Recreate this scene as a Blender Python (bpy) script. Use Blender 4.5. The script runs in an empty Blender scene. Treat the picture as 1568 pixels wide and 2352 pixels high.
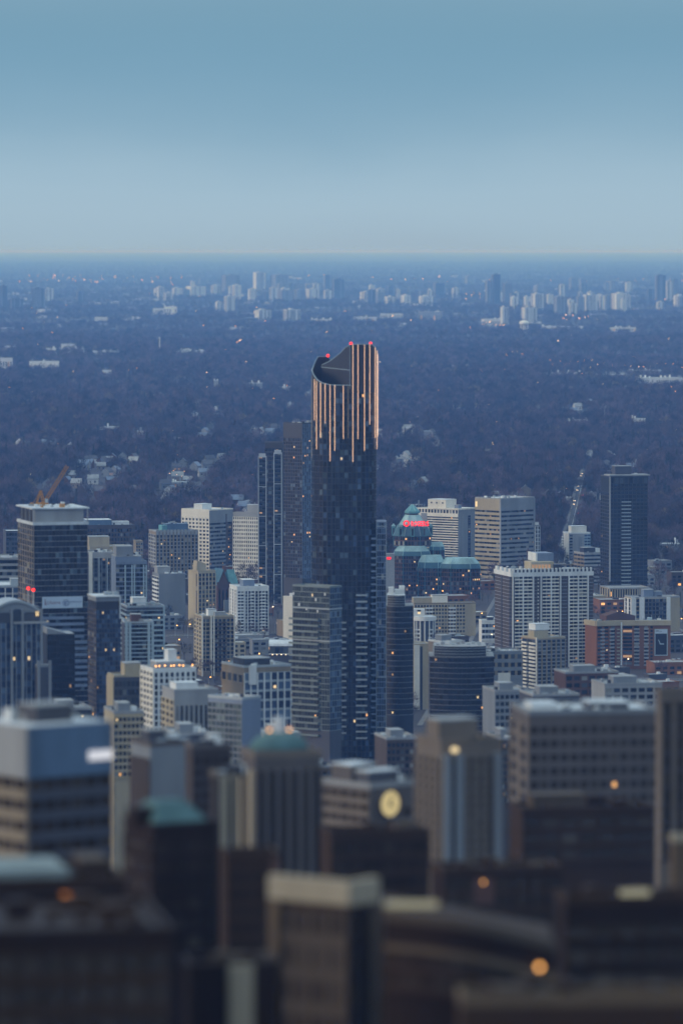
import bpy, math, random
from mathutils import Vector

# ------------------------------------------------------------------ camera
SC = bpy.context.scene
COL = SC.collection
H = 313.0                      # camera height above the lower city
F = 11557.0                    # focal length in units of a 1568 x 2352 frame
TH = math.atan((1176 - 575) / F)
CT, ST = math.cos(TH), math.sin(TH)

cam = bpy.data.cameras.new('camera')
cam.sensor_fit = 'HORIZONTAL'; cam.sensor_width = 36.0
cam.lens = 36.0 * F / 1568.0
cam.clip_start = 1.0; cam.clip_end = 220000.0
cam.dof.use_dof = True
cam.dof.focus_distance = 4700.0
APERTURE = 2.4                 # metres, long-lens miniature look
cam.dof.aperture_fstop = (cam.lens / 1000.0) / APERTURE
cam.dof.aperture_blades = 0
co = bpy.data.objects.new('camera', cam); COL.objects.link(co)
co.location = (0, 0, H); co.rotation_euler = (math.pi / 2 - TH, 0, 0)
SC.camera = co

# ------------------------------------------------------------------ sky, sun, exposure
SUN_DIR = Vector((-0.97, -0.22, 0.0)).normalized()
SUN_EL = math.radians(14)
w = bpy.data.worlds.new('World'); SC.world = w; w.use_nodes = True
nt = w.node_tree; nt.nodes.clear()
N = nt.nodes.new; L = nt.links.new
out = N('ShaderNodeOutputWorld'); bg = N('ShaderNodeBackground')
bg.inputs['Strength'].default_value = 1.0
sky = N('ShaderNodeTexSky'); sky.sky_type = 'NISHITA'; sky.sun_disc = False
sky.sun_elevation = SUN_EL; sky.sun_rotation = math.atan2(SUN_DIR.x, SUN_DIR.y)
sky.air_density = 1.0; sky.dust_density = 0.5; sky.ozone_density = 3.0
tc = N('ShaderNodeTexCoord'); sep = N('ShaderNodeSeparateXYZ')
L(tc.outputs['Generated'], sep.inputs[0])
# a stretched cloud deck: bright low down, a darker slate band, lighter overhead
mp = N('ShaderNodeMapping'); mp.inputs['Scale'].default_value = (13.0, 13.0, 34.0)
mp.inputs['Rotation'].default_value = (0.0, 0.0, 0.6)
L(tc.outputs['Generated'], mp.inputs[0])
nz = N('ShaderNodeTexNoise'); nz.inputs['Scale'].default_value = 1.0
nz.inputs['Detail'].default_value = 5.0; nz.inputs['Roughness'].default_value = 0.5
L(mp.outputs[0], nz.inputs['Vector'])
ns = N('ShaderNodeMath'); ns.operation = 'MULTIPLY_ADD'
ns.inputs[1].default_value = 0.013; ns.inputs[2].default_value = -0.0065
L(nz.outputs['Fac'], ns.inputs[0])
ad = N('ShaderNodeMath'); ad.operation = 'ADD'
L(sep.outputs['Z'], ad.inputs[0]); L(ns.outputs[0], ad.inputs[1])
ramp = N('ShaderNodeValToRGB')
SKY_STOPS = [(0.0, (0.34, 0.455, 0.553)), (0.004, (0.35, 0.485, 0.59)), (0.012, (0.375, 0.525, 0.635)), (0.024, (0.245, 0.41, 0.54)),
             (0.040, (0.165, 0.335, 0.475)), (0.056, (0.205, 0.355, 0.46)), (0.16, (0.40, 0.56, 0.76)),
             (0.5, (0.60, 0.78, 1.42)), (1.0, (0.71, 0.92, 1.80))]
els = ramp.color_ramp.elements
els[0].position = SKY_STOPS[0][0]; els[0].color = (*SKY_STOPS[0][1], 1)
els[1].position = 1.0; els[1].color = (*SKY_STOPS[-1][1], 1)
for p, c in SKY_STOPS[1:-1]:
    e = els.new(p); e.color = (*c, 1)
ramp.color_ramp.interpolation = 'B_SPLINE'
L(ad.outputs[0], ramp.inputs[0])
sm = N('ShaderNodeMixRGB'); sm.blend_type = 'ADD'; sm.inputs[0].default_value = 0.001
L(ramp.outputs[0], sm.inputs[1]); L(sky.outputs[0], sm.inputs[2])
L(sm.outputs[0], bg.inputs['Color']); L(bg.outputs[0], out.inputs['Surface'])

sun = bpy.data.lights.new('sun', 'SUN'); sun.energy = 1.5; sun.angle = math.radians(24)
sun.color = (1.0, 0.84, 0.64)
so = bpy.data.objects.new('sun', sun); COL.objects.link(so)
sv = Vector((SUN_DIR.x * math.cos(SUN_EL), SUN_DIR.y * math.cos(SUN_EL), math.sin(SUN_EL)))
so.rotation_euler = sv.to_track_quat('Z', 'Y').to_euler()

SC.view_settings.view_transform = 'Standard'; SC.view_settings.look = 'None'
SC.view_settings.exposure = 0.0; SC.view_settings.gamma = 1.0
SC.view_settings.use_curve_mapping = False
SC.cycles.use_denoising = True
SC.cycles.use_adaptive_sampling = False
SC.cycles.max_bounces = 5; SC.cycles.diffuse_bounces = 2; SC.cycles.glossy_bounces = 2
SC.cycles.volume_bounces = 0; SC.cycles.caustics_reflective = False; SC.cycles.caustics_refractive = False

# ------------------------------------------------------------------ picture <-> place
RNG = random.Random(7)
PROF = [(-3000, 0), (4300, 0), (8000, 4), (13000, 12), (19000, 25), (27000, 42), (40000, 75),
        (60000, 120), (90000, 180), (160000, 250)]
def prof(y):
    for (a, za), (b, zb) in zip(PROF, PROF[1:]):
        if y <= b:
            t = (y - a) / (b - a)
            return za + (zb - za) * t
    return PROF[-1][1]
def terr(x, y):
    k = min(1.0, max(0.0, (y - 4600) / 1500)) * max(0.0, min(1.0, (60000 - y) / 30000))
    return prof(y) + k * (5 * math.sin(x / 310 + y / 900) + 4 * math.sin(x / 170 - y / 420 + 1.3) + 3 * math.sin(y / 260 + x / 700))
def zat(py, d):                # height seen at picture row py at distance d
    return H - d * math.tan(TH + math.atan((py - 1176) / F))
def xat(px, d, z=60.0):
    return (px - 784) / F * (d * CT + (H - z) * ST)
def dground(py):               # distance at which the ground shows at row py
    lo, hi = 1200.0, 150000.0
    for _ in range(50):
        m = (lo + hi) / 2
        if zat(py, m) > prof(m): lo = m
        else: hi = m
    return lo

# ------------------------------------------------------------------ materials
MATS = {}
def newmat(name):
    m = bpy.data.materials.new(name); m.use_nodes = True
    MATS[name] = m
    return m, m.node_tree, m.node_tree.nodes['Principled BSDF']
def wallmat(name, rgb, rough=0.85, var=0.18, streak=True, scale=0.08, metal=0.0, orand=0.05):
    m, t, b = newmat(name)
    g = t.nodes.new('ShaderNodeNewGeometry'); mp = t.nodes.new('ShaderNodeMapping')
    mp.inputs['Scale'].default_value = (1, 1, 0.22 if streak else 1)
    n1 = t.nodes.new('ShaderNodeTexNoise'); n1.inputs['Scale'].default_value = scale
    n1.inputs['Detail'].default_value = 8; n1.inputs['Roughness'].default_value = 0.65
    oi = t.nodes.new('ShaderNodeObjectInfo')
    r = t.nodes.new('ShaderNodeMapRange'); r.inputs[1].default_value = 0.3; r.inputs[2].default_value = 0.7
    r.inputs[3].default_value = 1 - var; r.inputs[4].default_value = 1 + var
    r2 = t.nodes.new('ShaderNodeMapRange'); r2.inputs[3].default_value = 1-orand; r2.inputs[4].default_value = 1+orand
    mm = t.nodes.new('ShaderNodeMath'); mm.operation = 'MULTIPLY'
    mx = t.nodes.new('ShaderNodeVectorMath'); mx.operation = 'SCALE'
    mx.inputs[0].default_value = rgb
    k = t.links.new
    k(g.outputs['Position'], mp.inputs[0]); k(mp.outputs[0], n1.inputs['Vector'])
    k(n1.outputs['Fac'], r.inputs[0]); k(oi.outputs['Random'], r2.inputs[0])
    k(r.outputs[0], mm.inputs[0]); k(r2.outputs[0], mm.inputs[1])
    k(mm.outputs[0], mx.inputs['Scale']); k(mx.outputs[0], b.inputs['Base Color'])
    b.inputs['Roughness'].default_value = rough; b.inputs['Metallic'].default_value = metal
    b.inputs['Specular IOR Level'].default_value = 0.12 if name.startswith('fg') else 0.3
    return m
def glassmat(name, stops, rough=0.12):  # paler panes: blinds, plus sky reflections put into the base colour
    m, t, b = newmat(name)
    g = t.nodes.new('ShaderNodeNewGeometry'); oi = t.nodes.new('ShaderNodeObjectInfo')
    a = t.nodes.new('ShaderNodeMath'); a.operation = 'ADD'
    fr = t.nodes.new('ShaderNodeMath'); fr.operation = 'FRACT'
    cr = t.nodes.new('ShaderNodeValToRGB'); cr.color_ramp.interpolation = 'CONSTANT'
    e = cr.color_ramp.elements
    e[0].position = 0; e[0].color = (*stops[0][1], 1); e[1].position = stops[1][0]; e[1].color = (*stops[1][1], 1)
    for p, c in stops[2:]:
        q = e.new(p); q.color = (*c, 1)
    k = t.links.new
    k(g.outputs['Random Per Island'], a.inputs[0]); k(oi.outputs['Random'], a.inputs[1])
    k(a.outputs[0], fr.inputs[0]); k(fr.outputs[0], cr.inputs[0]); k(cr.outputs[0], b.inputs['Base Color'])
    b.inputs['Roughness'].default_value = rough
    b.inputs['Specular IOR Level'].default_value = 0.55
    return m
def emit(name, rgb, s, base=(0.02, 0.02, 0.02)):
    m, t, b = newmat(name)
    b.inputs['Base Color'].default_value = (*base, 1)
    b.inputs['Emission Color'].default_value = (*rgb, 1); b.inputs['Emission Strength'].default_value = s
    m.cycles.emission_sampling = 'NONE'
    return m

wallmat('white', (0.62, 0.63, 0.61)); wallmat('cream', (0.66, 0.62, 0.53)); wallmat('concrete', (0.28, 0.285, 0.285))
wallmat('greywall', (0.20, 0.215, 0.23)); wallmat('beige', (0.36, 0.305, 0.205)); wallmat('tan', (0.23, 0.185, 0.13))
wallmat('brown', (0.075, 0.056, 0.05)); wallmat('brick', (0.195, 0.085, 0.045)); wallmat('darkbrick', (0.10, 0.052, 0.04))
wallmat('black', (0.017, 0.016, 0.020), 0.35); wallmat('charcoal', (0.032, 0.031, 0.038), 0.5); wallmat('slate', (0.062, 0.062, 0.075), 0.6)
wallmat('bluegrey', (0.16, 0.20, 0.27), 0.5); wallmat('bluepanel', (0.085, 0.135, 0.205), 0.5, 0.3)
wallmat('copper', (0.095, 0.235, 0.25), 0.7, 0.45); wallmat('copperdark', (0.05, 0.125, 0.165), 0.6, 0.35); wallmat('copperpale', (0.29, 0.44, 0.45), 0.7, 0.4)
wallmat('gravel', (0.30, 0.31, 0.31), 0.95, 0.3, False, 0.15); wallmat('paleroof', (0.52, 0.55, 0.56), 0.9, 0.25, False, 0.15)
wallmat('darkroof', (0.10, 0.10, 0.11), 0.95, 0.3, False, 0.15)
wallmat('asphalt', (0.05, 0.05, 0.055), 0.9, 0.3, False, 0.05); wallmat('paving', (0.16, 0.155, 0.15), 0.9, 0.2, False, 0.1)
wallmat('marking', (0.7, 0.7, 0.66), 0.8, 0.2, False, 0.5)
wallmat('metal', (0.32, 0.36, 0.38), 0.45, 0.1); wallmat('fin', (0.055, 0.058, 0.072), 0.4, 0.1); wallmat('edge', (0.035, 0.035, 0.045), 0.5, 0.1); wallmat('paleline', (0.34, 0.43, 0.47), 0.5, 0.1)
wallmat('crane', (0.40, 0.19, 0.035), 0.6); wallmat('bark', (0.060, 0.052, 0.050), 0.95, 0.3, True, 0.6)
wallmat('twig', (0.068, 0.047, 0.056), 0.95, 0.62, False, 0.005, orand=.9); wallmat('twigwarm', (0.15, 0.115, 0.065), 0.95, 0.3, False, 0.02, orand=.4)
wallmat('needle', (0.020, 0.032, 0.026), 0.95, 0.35, False, 0.02, orand=.4)
wallmat('banner', (0.42, 0.50, 0.58), 0.7, 0.06); wallmat('bannerwarm', (0.20, 0.10, 0.13), 0.7, 0.05); wallmat('bannerblue', (0.06, 0.07, 0.18), 0.7, 0.05)
wallmat('fgbrown', (0.045, 0.025, 0.014), 0.7); wallmat('fggrey', (0.085, 0.064, 0.048), 0.8); wallmat('fgtan', (0.125, 0.088, 0.055), 0.85)  # foreground tones: vignette and grading darkness put into the wall colours
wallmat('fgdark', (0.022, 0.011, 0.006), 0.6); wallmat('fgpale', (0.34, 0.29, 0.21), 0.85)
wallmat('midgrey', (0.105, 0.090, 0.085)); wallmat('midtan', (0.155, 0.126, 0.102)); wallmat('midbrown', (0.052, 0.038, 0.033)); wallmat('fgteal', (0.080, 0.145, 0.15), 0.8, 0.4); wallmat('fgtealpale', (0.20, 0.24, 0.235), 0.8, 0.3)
wallmat('paleframe', (0.40, 0.43, 0.45))
glassmat('glass', [(0, (0.010, 0.011, 0.018)), (0.40, (0.020, 0.022, 0.030)), (0.62, (0.035, 0.042, 0.058)), (0.78, (0.075, 0.09, 0.11)), (0.90, (0.14, 0.15, 0.15)), (0.96, (0.26, 0.26, 0.235))])
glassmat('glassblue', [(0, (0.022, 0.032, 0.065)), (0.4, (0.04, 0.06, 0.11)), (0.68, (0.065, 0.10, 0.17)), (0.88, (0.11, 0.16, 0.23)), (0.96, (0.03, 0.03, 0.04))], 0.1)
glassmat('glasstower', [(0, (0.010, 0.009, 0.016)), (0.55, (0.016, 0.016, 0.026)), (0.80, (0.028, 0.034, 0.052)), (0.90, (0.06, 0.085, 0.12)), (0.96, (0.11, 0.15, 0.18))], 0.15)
glassmat('glassblack', [(0, (0.006, 0.005, 0.008)), (0.6, (0.010, 0.009, 0.013)), (0.9, (0.018, 0.018, 0.026))], 0.25)
wallmat('greengrey', (0.15, 0.185, 0.18), 0.5, 0.15)
glassmat('glassdull', [(0, (0.018, 0.022, 0.026)), (0.45, (0.03, 0.038, 0.042)), (0.75, (0.05, 0.062, 0.066)), (0.92, (0.10, 0.12, 0.12))], 0.15)
glassmat('glassgreen', [(0, (0.05, 0.065, 0.07)), (0.4, (0.075, 0.095, 0.10)), (0.75, (0.11, 0.14, 0.14)), (0.92, (0.19, 0.23, 0.22))], 0.15)
glassmat('glassfg', [(0, (0.034, 0.022, 0.013)), (0.5, (0.045, 0.03, 0.02)), (0.8, (0.06, 0.043, 0.03)), (0.95, (0.09, 0.07, 0.05))], 0.2)
emit('litwarm', (1.0, 0.50, 0.16), 1.3); emit('lityellow', (1.0, 0.74, 0.38), 1.0); emit('litdim', (1.0, 0.58, 0.26), 0.42)
emit('lamporange', (1.0, 0.42, 0.10), 6.0); emit('lampwhite', (1.0, 0.75, 0.45), 5.0); emit('lampfar', (1.0, 0.62, 0.34), 8.0)
emit('lampfg', (1.0, 0.46, 0.12), 3.6); emit('lampfgpale', (1.0, 0.78, 0.42), 1.1)
emit('stripglow', (1.0, 0.62, 0.38), 1.8); emit('stripdim', (0.9, 0.72, 0.45), 0.35); emit('beacon', (1.0, 0.02, 0.01), 3.0)
emit('signred', (1.0, 0.008, 0.006), 1.8); emit('signorange', (1.0, 0.32, 0.02), 0.75); emit('signwhite', (0.9, 0.92, 1.0), 0.75)
emit('clockglow', (1.0, 0.80, 0.36), 0.55); emit('stripfg', (0.9, 0.85, 0.55), 0.32)

# ------------------------------------------------------------------ shared meshes
CUBE_V = [(0,0,0),(1,0,0),(1,1,0),(0,1,0),(0,0,1),(1,0,1),(1,1,1),(0,1,1)]
CUBE_F = [(0,3,2,1),(4,5,6,7),(0,1,5,4),(1,2,6,5),(2,3,7,6),(3,0,4,7)]
_cubes = {}
def cube(mat):
    if mat not in _cubes:
        me = bpy.data.meshes.new('block_' + mat); me.from_pydata(CUBE_V, [], CUBE_F); me.materials.append(MATS[mat])
        _cubes[mat] = me
    return _cubes[mat]
class MB:                                        # many boxes / faces in one mesh
    def __init__(s): s.v, s.f, s.mi, s.m = [], [], [], []
    def mat(s, m):
        if m not in s.m: s.m.append(m)
        return s.m.index(m)
    def raw(s, vs, fs, m):
        k = len(s.v); i = s.mat(m); s.v += [tuple(v) for v in vs]
        for f in fs: s.f.append(tuple(q + k for q in f)); s.mi.append(i)
        return s
    def box(s, x0, x1, y0, y1, z0, z1, m):
        return s.raw([(x0 + (x1-x0)*a, y0 + (y1-y0)*b, z0 + (z1-z0)*c) for a, b, c in CUBE_V], CUBE_F, m)
    def bar(s, p, q, r, m, r2=None, n=5):        # tapered bar
        p, q = Vector(p), Vector(q); d = (q - p).normalized()
        u = d.orthogonal().normalized(); v = d.cross(u); r2 = r if r2 is None else r2
        vs = []
        for c, rr in ((p, r), (q, r2)):
            for i in range(n):
                a = 2*math.pi*i/n; vs.append(c + (u*math.cos(a) + v*math.sin(a))*rr)
        fs = [(i, (i+1) % n, n+(i+1) % n, n+i) for i in range(n)] + [tuple(range(n))[::-1], tuple(range(n, 2*n))]
        return s.raw(vs, fs, m)
    def prism(s, pts, z0, z1, m, mtop=None):     # upright prism on a plan polygon (ccw); z1 number or list
        n = len(pts); zt = z1 if isinstance(z1, (list, tuple)) else [z1]*n
        vs = [(x, y, z0) for x, y in pts] + [(x, y, z) for (x, y), z in zip(pts, zt)]
        s.raw(vs, [(i, (i+1) % n, n+(i+1) % n, n+i) for i in range(n)] + [tuple(range(n))[::-1]], m)
        s.raw(vs[n:], [tuple(range(n))], mtop or m)
        return s
    def frustum(s, pa, za, pb, zb, m, cap=True):  # between two plan polygons with the same corner count
        n = len(pa)
        vs = [(x, y, za) for x, y in pa] + [(x, y, zb) for x, y in pb]
        s.raw(vs, [(i, (i+1) % n, n+(i+1) % n, n+i) for i in range(n)] + ([tuple(range(n, 2*n)), tuple(range(n))[::-1]] if cap else []), m)
        return s
    def mesh(s, name):
        me = bpy.data.meshes.new(name); me.from_pydata(s.v, [], s.f)
        for m in s.m: me.materials.append(MATS[m])
        me.polygons.foreach_set('material_index', s.mi); me.update()
        return me
    def build(s, name, parent=None, loc=(0,0,0), rz=0, stuff=False):
        o = bpy.data.objects.new(name, s.mesh(name)); COL.objects.link(o)
        o.parent = parent; o.location = loc; o.rotation_euler.z = rz
        if stuff: o['kind'] = 'stuff'
        return o
def obj(name, me, parent=None, loc=(0,0,0), scale=(1,1,1), rz=0):
    o = bpy.data.objects.new(name, me); COL.objects.link(o)
    o.parent = parent; o.location = loc; o.scale = scale; o.rotation_euler.z = rz
    return o
def tag(o, label, cat, group=None):
    o['label'] = label; o['category'] = cat
    if group: o['group'] = group
    return o
def empty(name, loc, rz=0):
    o = bpy.data.objects.new(name, None); COL.objects.link(o); o.location = loc; o.rotation_euler.z = rz
    o.empty_display_size = 5
    return o
_trays = {}
def tray(mat):                                   # balcony: floor and three solid rails
    if mat not in _trays:
        b = MB(); b.box(0, 1, 0, 1, 0, 0.16, mat); b.box(0, 1, 0, 0.09, 0.16, 1, mat)
        b.box(0, 0.02, 0.09, 1, 0.16, 1, mat); b.box(0.98, 1, 0.09, 1, 0.16, 1, mat)
        _trays[mat] = b.mesh('balcony_' + mat)
    return _trays[mat]
_tubes = {}
def disc(mat, n=24):
    if (mat, n) not in _tubes:
        b = MB(); b.prism([(math.cos(2*math.pi*i/n), math.sin(2*math.pi*i/n)) for i in range(n)], 0, 1, mat)
        _tubes[(mat, n)] = b.mesh('drum_' + mat)
    return _tubes[(mat, n)]
_balls = {}
def ball(mat):
    if mat not in _balls:
        b = MB(); vs, fs = [(0,0,-1)], []
        for j in range(1, 5):
            for i in range(8):
                a, t = 2*math.pi*i/8, -math.pi/2 + math.pi*j/5
                vs.append((math.cos(a)*math.cos(t), math.sin(a)*math.cos(t), math.sin(t)))
        vs.append((0,0,1))
        for i in range(8):
            fs.append((0, 1+(i+1) % 8, 1+i)); fs.append((33, 25+i, 25+(i+1) % 8))
            for j in range(3): fs.append((1+j*8+i, 1+j*8+(i+1) % 8, 9+j*8+(i+1) % 8, 9+j*8+i))
        b.raw(vs, fs, mat); _balls[mat] = b.mesh('globe_' + mat)
    return _balls[mat]

LIT = ('litwarm', 'lityellow', 'litdim')
# ------------------------------------------------------------------ building kit
NEAR = 0.66
FOOT = []                                        # footprints, to keep trees and houses out
class Bld:
    """A thing with two visible walls meeting at picture column xc: F runs to the right, L to the left.
    Local x runs along F, local y along L, z up; the Empty stands at the corner's foot."""
    def __init__(s, name, label, xl, xc, xr, ytop, d, a, D=None, cat='building', group=None, z=None, rnd=None):
        if d < 1900: d *= NEAR
        a = math.radians(a); s.zt = zat(ytop, d) if z is None else z
        zc0 = d*CT + (H - s.zt)*ST; Xc = (xc - 784)/F*zc0
        kr, kl = (xr - 784)/F, (xl - 784)/F
        s.W = (kr*zc0 - Xc) / (math.cos(a) - kr*math.sin(a)*CT)
        s.D = D if D else (kl*zc0 - Xc) / (-math.sin(a) - kl*math.cos(a)*CT)
        s.z0 = min(0.0, 0.0) if d < 4300 else prof(d) - 3
        s.Ht = s.zt - s.z0
        s.root = empty(name, (Xc, d, s.z0), a); s.a = a; s.d = d
        tag(s.root, label, cat, group)
        s.R = random.Random(hash((xl, xc, xr)) & 0xffff if rnd is None else rnd)
        s.nwin = 0; s.win = MB(); s.clad = MB()
        cx, cy = math.cos(a), math.sin(a)
        FOOT.append((Xc + (s.W*cx - s.D*cy)/2, d + (s.W*cy + s.D*cx)/2, 0.5*math.hypot(s.W, s.D) + 3))
    def zr(s, py): return zat(py, s.d) - s.z0     # local height of a picture row at the corner
    def box(s, name, x0, x1, y0, y1, z0, z1, mat, parent=None):
        return obj(name, cube(mat), parent or s.root, (x0, y0, z0), (x1-x0, y1-y0, z1-z0))
    def fb(s, f, u0, u1, o0, o1, z0, z1):
        if f == 'F': return (u0, u1, -o1, -o0, z0, z1)
        if f == 'L': return (-o1, -o0, u0, u1, z0, z1)
        if f == 'R': return (s.W+o0, s.W+o1, u0, u1, z0, z1)
        return (u0, u1, s.D+o0, s.D+o1, z0, z1)
    def face(s, f, name, u0, u1, o0, o1, z0, z1, mat, parent=None):
        return s.box(name, *s.fb(f, u0, u1, o0, o1, z0, z1), mat, parent)
    def len(s, f): return s.W if f in 'FB' else s.D
    def body(s, mat, top=None, roof='gravel', parapet=1.1, pmat=None):
        t = s.Ht if top is None else top
        s.wall = s.box('wall', 0, s.W, 0, s.D, 0, t, mat)
        rf = s.box('roof', 0.4, s.W-0.4, 0.4, s.D-0.4, t, t+0.25, roof); s.roof = rf
        if parapet:
            p = pmat or mat; e = 0.12
            s.box('parapet', -e, s.W+e, -e, 0.4, t-0.05, t+parapet, p)
            s.box('parapet', -e, s.W+e, s.D-0.4, s.D+e, t-0.05, t+parapet, p)
            s.box('parapet', -e, 0.4, 0.4, s.D-0.4, t-0.05, t+parapet, p)
            s.box('parapet', s.W-0.4, s.W+e, 0.4, s.D-0.4, t-0.05, t+parapet, p)
        return s
    def pane(s, f, u0, u1, z0, z1, mat, parts=True, o0=0.0, o1=0.06):
        if mat in LIT:
            mat, lm = s.glass0, mat; du, dz = u1-u0, z1-z0; q = s.R.random()
            ua = u0+du*(.08+.4*q); lb = s.fb(f, ua, ua+min(du*.5, 1.5), o1, o1+.05, z0+dz*.12, z0+dz*(.5+.3*s.R.random()))
            s.box('lit_pane', *lb, lm) if parts else s.win.box(*lb, lm)
        b = s.fb(f, u0, u1, o0, o1, z0, z1)
        if parts and s.nwin < s.cap:
            s.nwin += 1; s.box('window', *b, mat)
        else: s.win.box(*b, mat)
    cap = 240; glass0 = 'glass'
    def facade(s, f, z0, z1, nz, nu, sp=0.4, pr=0.25, wall='concrete', pier=None, u0=0.0, u1=None, so=0.35, po=0.3,
               lit=0.02, glass='glass', parts=True, cparts=None, litm=('litwarm', 'lityellow', 'litdim')):
        u1 = s.len(f) if u1 is None else u1
        if s.d < 1400: nz, nu = max(1, round(nz*.72)), max(1, round(nu*.72))
        h = (z1-z0)/nz; b = (u1-u0)/nu; cparts = parts if cparts is None else cparts; s.glass0 = glass
        for i in range(nz + (1 if sp else 0)):
            if not sp: break
            za, zb = z0+i*h, z0+i*h+sp*h
            if i == nz: zb = z1 + 0.3
            bb = s.fb(f, u0, u1, 0, so, za, zb)
            if cparts: s.box('spandrel', *bb, wall)
            else: s.clad.box(*bb, wall)
        if pr:
            for j in range(nu+1):
                c = u0+j*b; e = pr*b/2
                bb = s.fb(f, max(u0+.012, c-e), min(u1-.012, c+e), 0, po+.017, z0+.01, z1-.01)
                if cparts: s.box('pier', *bb, pier or wall)
                else: s.clad.box(*bb, pier or wall)
        for i in range(nz):
            for j in range(nu):
                m = s.R.choice(litm) if s.R.random() < lit*.65 else glass
                s.pane(f, u0+j*b+pr*b/2, u0+(j+1)*b-pr*b/2, z0+i*h+sp*h, z0+(i+1)*h, m, parts)
    def balconies(s, f, u0, u1, z0, z1, n, out=1.6, hh=1.15, mat='white', name='balcony'):
        h = (z1-z0)/n
        for i in range(n):
            z = z0+i*h
            if f == 'F': obj(name, tray(mat), s.root, (u0, -out, z), (u1-u0, out, hh))
            else: obj(name, tray(mat), s.root, (-out, u1, z), (u1-u0, out, hh), -math.pi/2)
    def pent(s, x0, x1, y0, y1, h, mat='concrete', roof='gravel', base=None, name='penthouse'):
        t = s.Ht+0.25 if base is None else base
        p = s.box(name, x0*s.W, x1*s.W, y0*s.D, y1*s.D, t, t+h, mat)
        r = s.box('roof', x0*s.W-0.15, x1*s.W+0.15, y0*s.D-0.15, y1*s.D+0.15, t+h, t+h+0.35, roof)
        return p
    def clutter(s, n, base=None, big=2.5, mats=('metal', 'white', 'charcoal', 'concrete')):
        t = s.Ht+0.25 if base is None else base
        n = int(n*1.6)
        for _ in range(n):
            x, y = s.R.uniform(0.08, 0.85)*s.W, s.R.uniform(0.08, 0.85)*s.D
            q = s.R.uniform(0.6, 1)*big
            s.box('roof_unit', x, x+q*s.R.uniform(0.6, 1.5), y, y+q, t, t+q*s.R.uniform(0.4, 1), s.R.choice(mats))
    def mast(s, x, y, h, base=None, r=0.12, mat='metal', lamp=None):
        t = s.Ht if base is None else base
        b = MB(); b.bar((0,0,0), (0,0,h), r*1.6, mat, r, 6); o = b.build('antenna', s.root, (x*s.W, y*s.D, t))
        if lamp: obj('beacon_light', ball(lamp), o, (0,0,h+0.5), (0.8, 0.8, 0.8))
    def done(s):
        if s.win.f: s.win.build('window_field', s.root, stuff=True)
        if s.clad.f: s.clad.build('facade_cladding', s.root, stuff=True)
        return s
def text_mesh(body, size, mat, extrude=0.05, offset=0.0):
    c = bpy.data.curves.new('lettering', 'FONT'); c.body = body; c.size = size; c.extrude = extrude; c.align_x = 'LEFT'; c.offset = offset
    t = bpy.data.objects.new('lettering', c); me = bpy.data.meshes.new_from_object(t)
    me.materials.clear(); me.materials.append(MATS[mat])
    bpy.data.objects.remove(t)
    return me

# ------------------------------------------------------------------ ground and air
ys = [-1500, 0, 1000, 2000, 3000, 4000, 4300] + list(range(4600, 20000, 260)) + list(range(20000, 50001, 1500)) + [55000, 60000, 70000, 90000, 120000, 159000]
xs = [-26000, -12000, -6000, -3000, -2000] + list(range(-1500, 1501, 150)) + [2000, 3000, 6000, 12000, 26000]
g = MB(); nx = len(xs)
m, t, b = newmat('soil')
gp = t.nodes.new('ShaderNodeNewGeometry'); n1 = t.nodes.new('ShaderNodeTexNoise'); n1.inputs['Scale'].default_value = 0.012
n1.inputs['Detail'].default_value = 10; n1.inputs['Roughness'].default_value = 0.7
cr = t.nodes.new('ShaderNodeValToRGB')
cr.color_ramp.elements[0].position = 0.35; cr.color_ramp.elements[0].color = (0.026, 0.021, 0.024, 1)
cr.color_ramp.elements[1].position = 0.7; cr.color_ramp.elements[1].color = (0.062, 0.050, 0.052, 1)
t.links.new(gp.outputs['Position'], n1.inputs['Vector']); t.links.new(n1.outputs['Fac'], cr.inputs[0])
t.links.new(cr.outputs[0], b.inputs['Base Color']); b.inputs['Roughness'].default_value = 0.95
g.raw([(x, y, terr(x, y)) for y in ys for x in xs],
      [(j*nx+i, j*nx+i+1, (j+1)*nx+i+1, (j+1)*nx+i) for j in range(len(ys)-1) for i in range(nx-1)], 'soil')
go = g.build('ground'); go['kind'] = 'structure'

# streets of the lower city: asphalt, pavements with a kerb step, a painted centre line
def street(name, p, q, wd, lift=0.02):
    (x0, y0), (x1, y1) = p, q
    n = max(2, int(math.hypot(x1-x0, y1-y0)/60)); dx, dy = x1-x0, y1-y0; l = math.hypot(dx, dy); ux, uy = -dy/l, dx/l
    def strip(a, b2, h, m, nm, par=None, side=0.0):
        s = MB(); vs = []
        for i in range(n+1):
            x, y = x0+dx*i/n, y0+dy*i/n; z = terr(x, y)+lift
            vs += [(x+ux*a, y+uy*a, z+h), (x+ux*b2, y+uy*b2, z+h), (x+ux*a, y+uy*a, z-0.4), (x+ux*b2, y+uy*b2, z-0.4)]
        fs = []
        for i in range(n):
            k = 4*i; fs += [(k, k+4, k+5, k+1), (k+2, k+6, k+4, k), (k+1, k+5, k+7, k+3)]
        s.raw(vs, fs, m); o = s.build(nm, par); return o
    r = strip(-wd/2, wd/2, 0.3, 'asphalt', name); r['kind'] = 'structure'
    for sg in (-1, 1):
        k = strip(min(sg*wd/2, sg*(wd/2+3.5)), max(sg*wd/2, sg*(wd/2+3.5)), 0.44, 'paving', 'pavement', r)
    strip(-0.15, 0.15, 0.304, 'marking', 'marking', r)
    return r
ROADS = []
RD = [None, None, (xat(1347, 7100, 3), 7100)]
street('road', (xat(1290, 4900, 4), 4900), RD[2], 10); ROADS.append(((xat(1290, 4900, 4), 4900), RD[2], 8))
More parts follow.
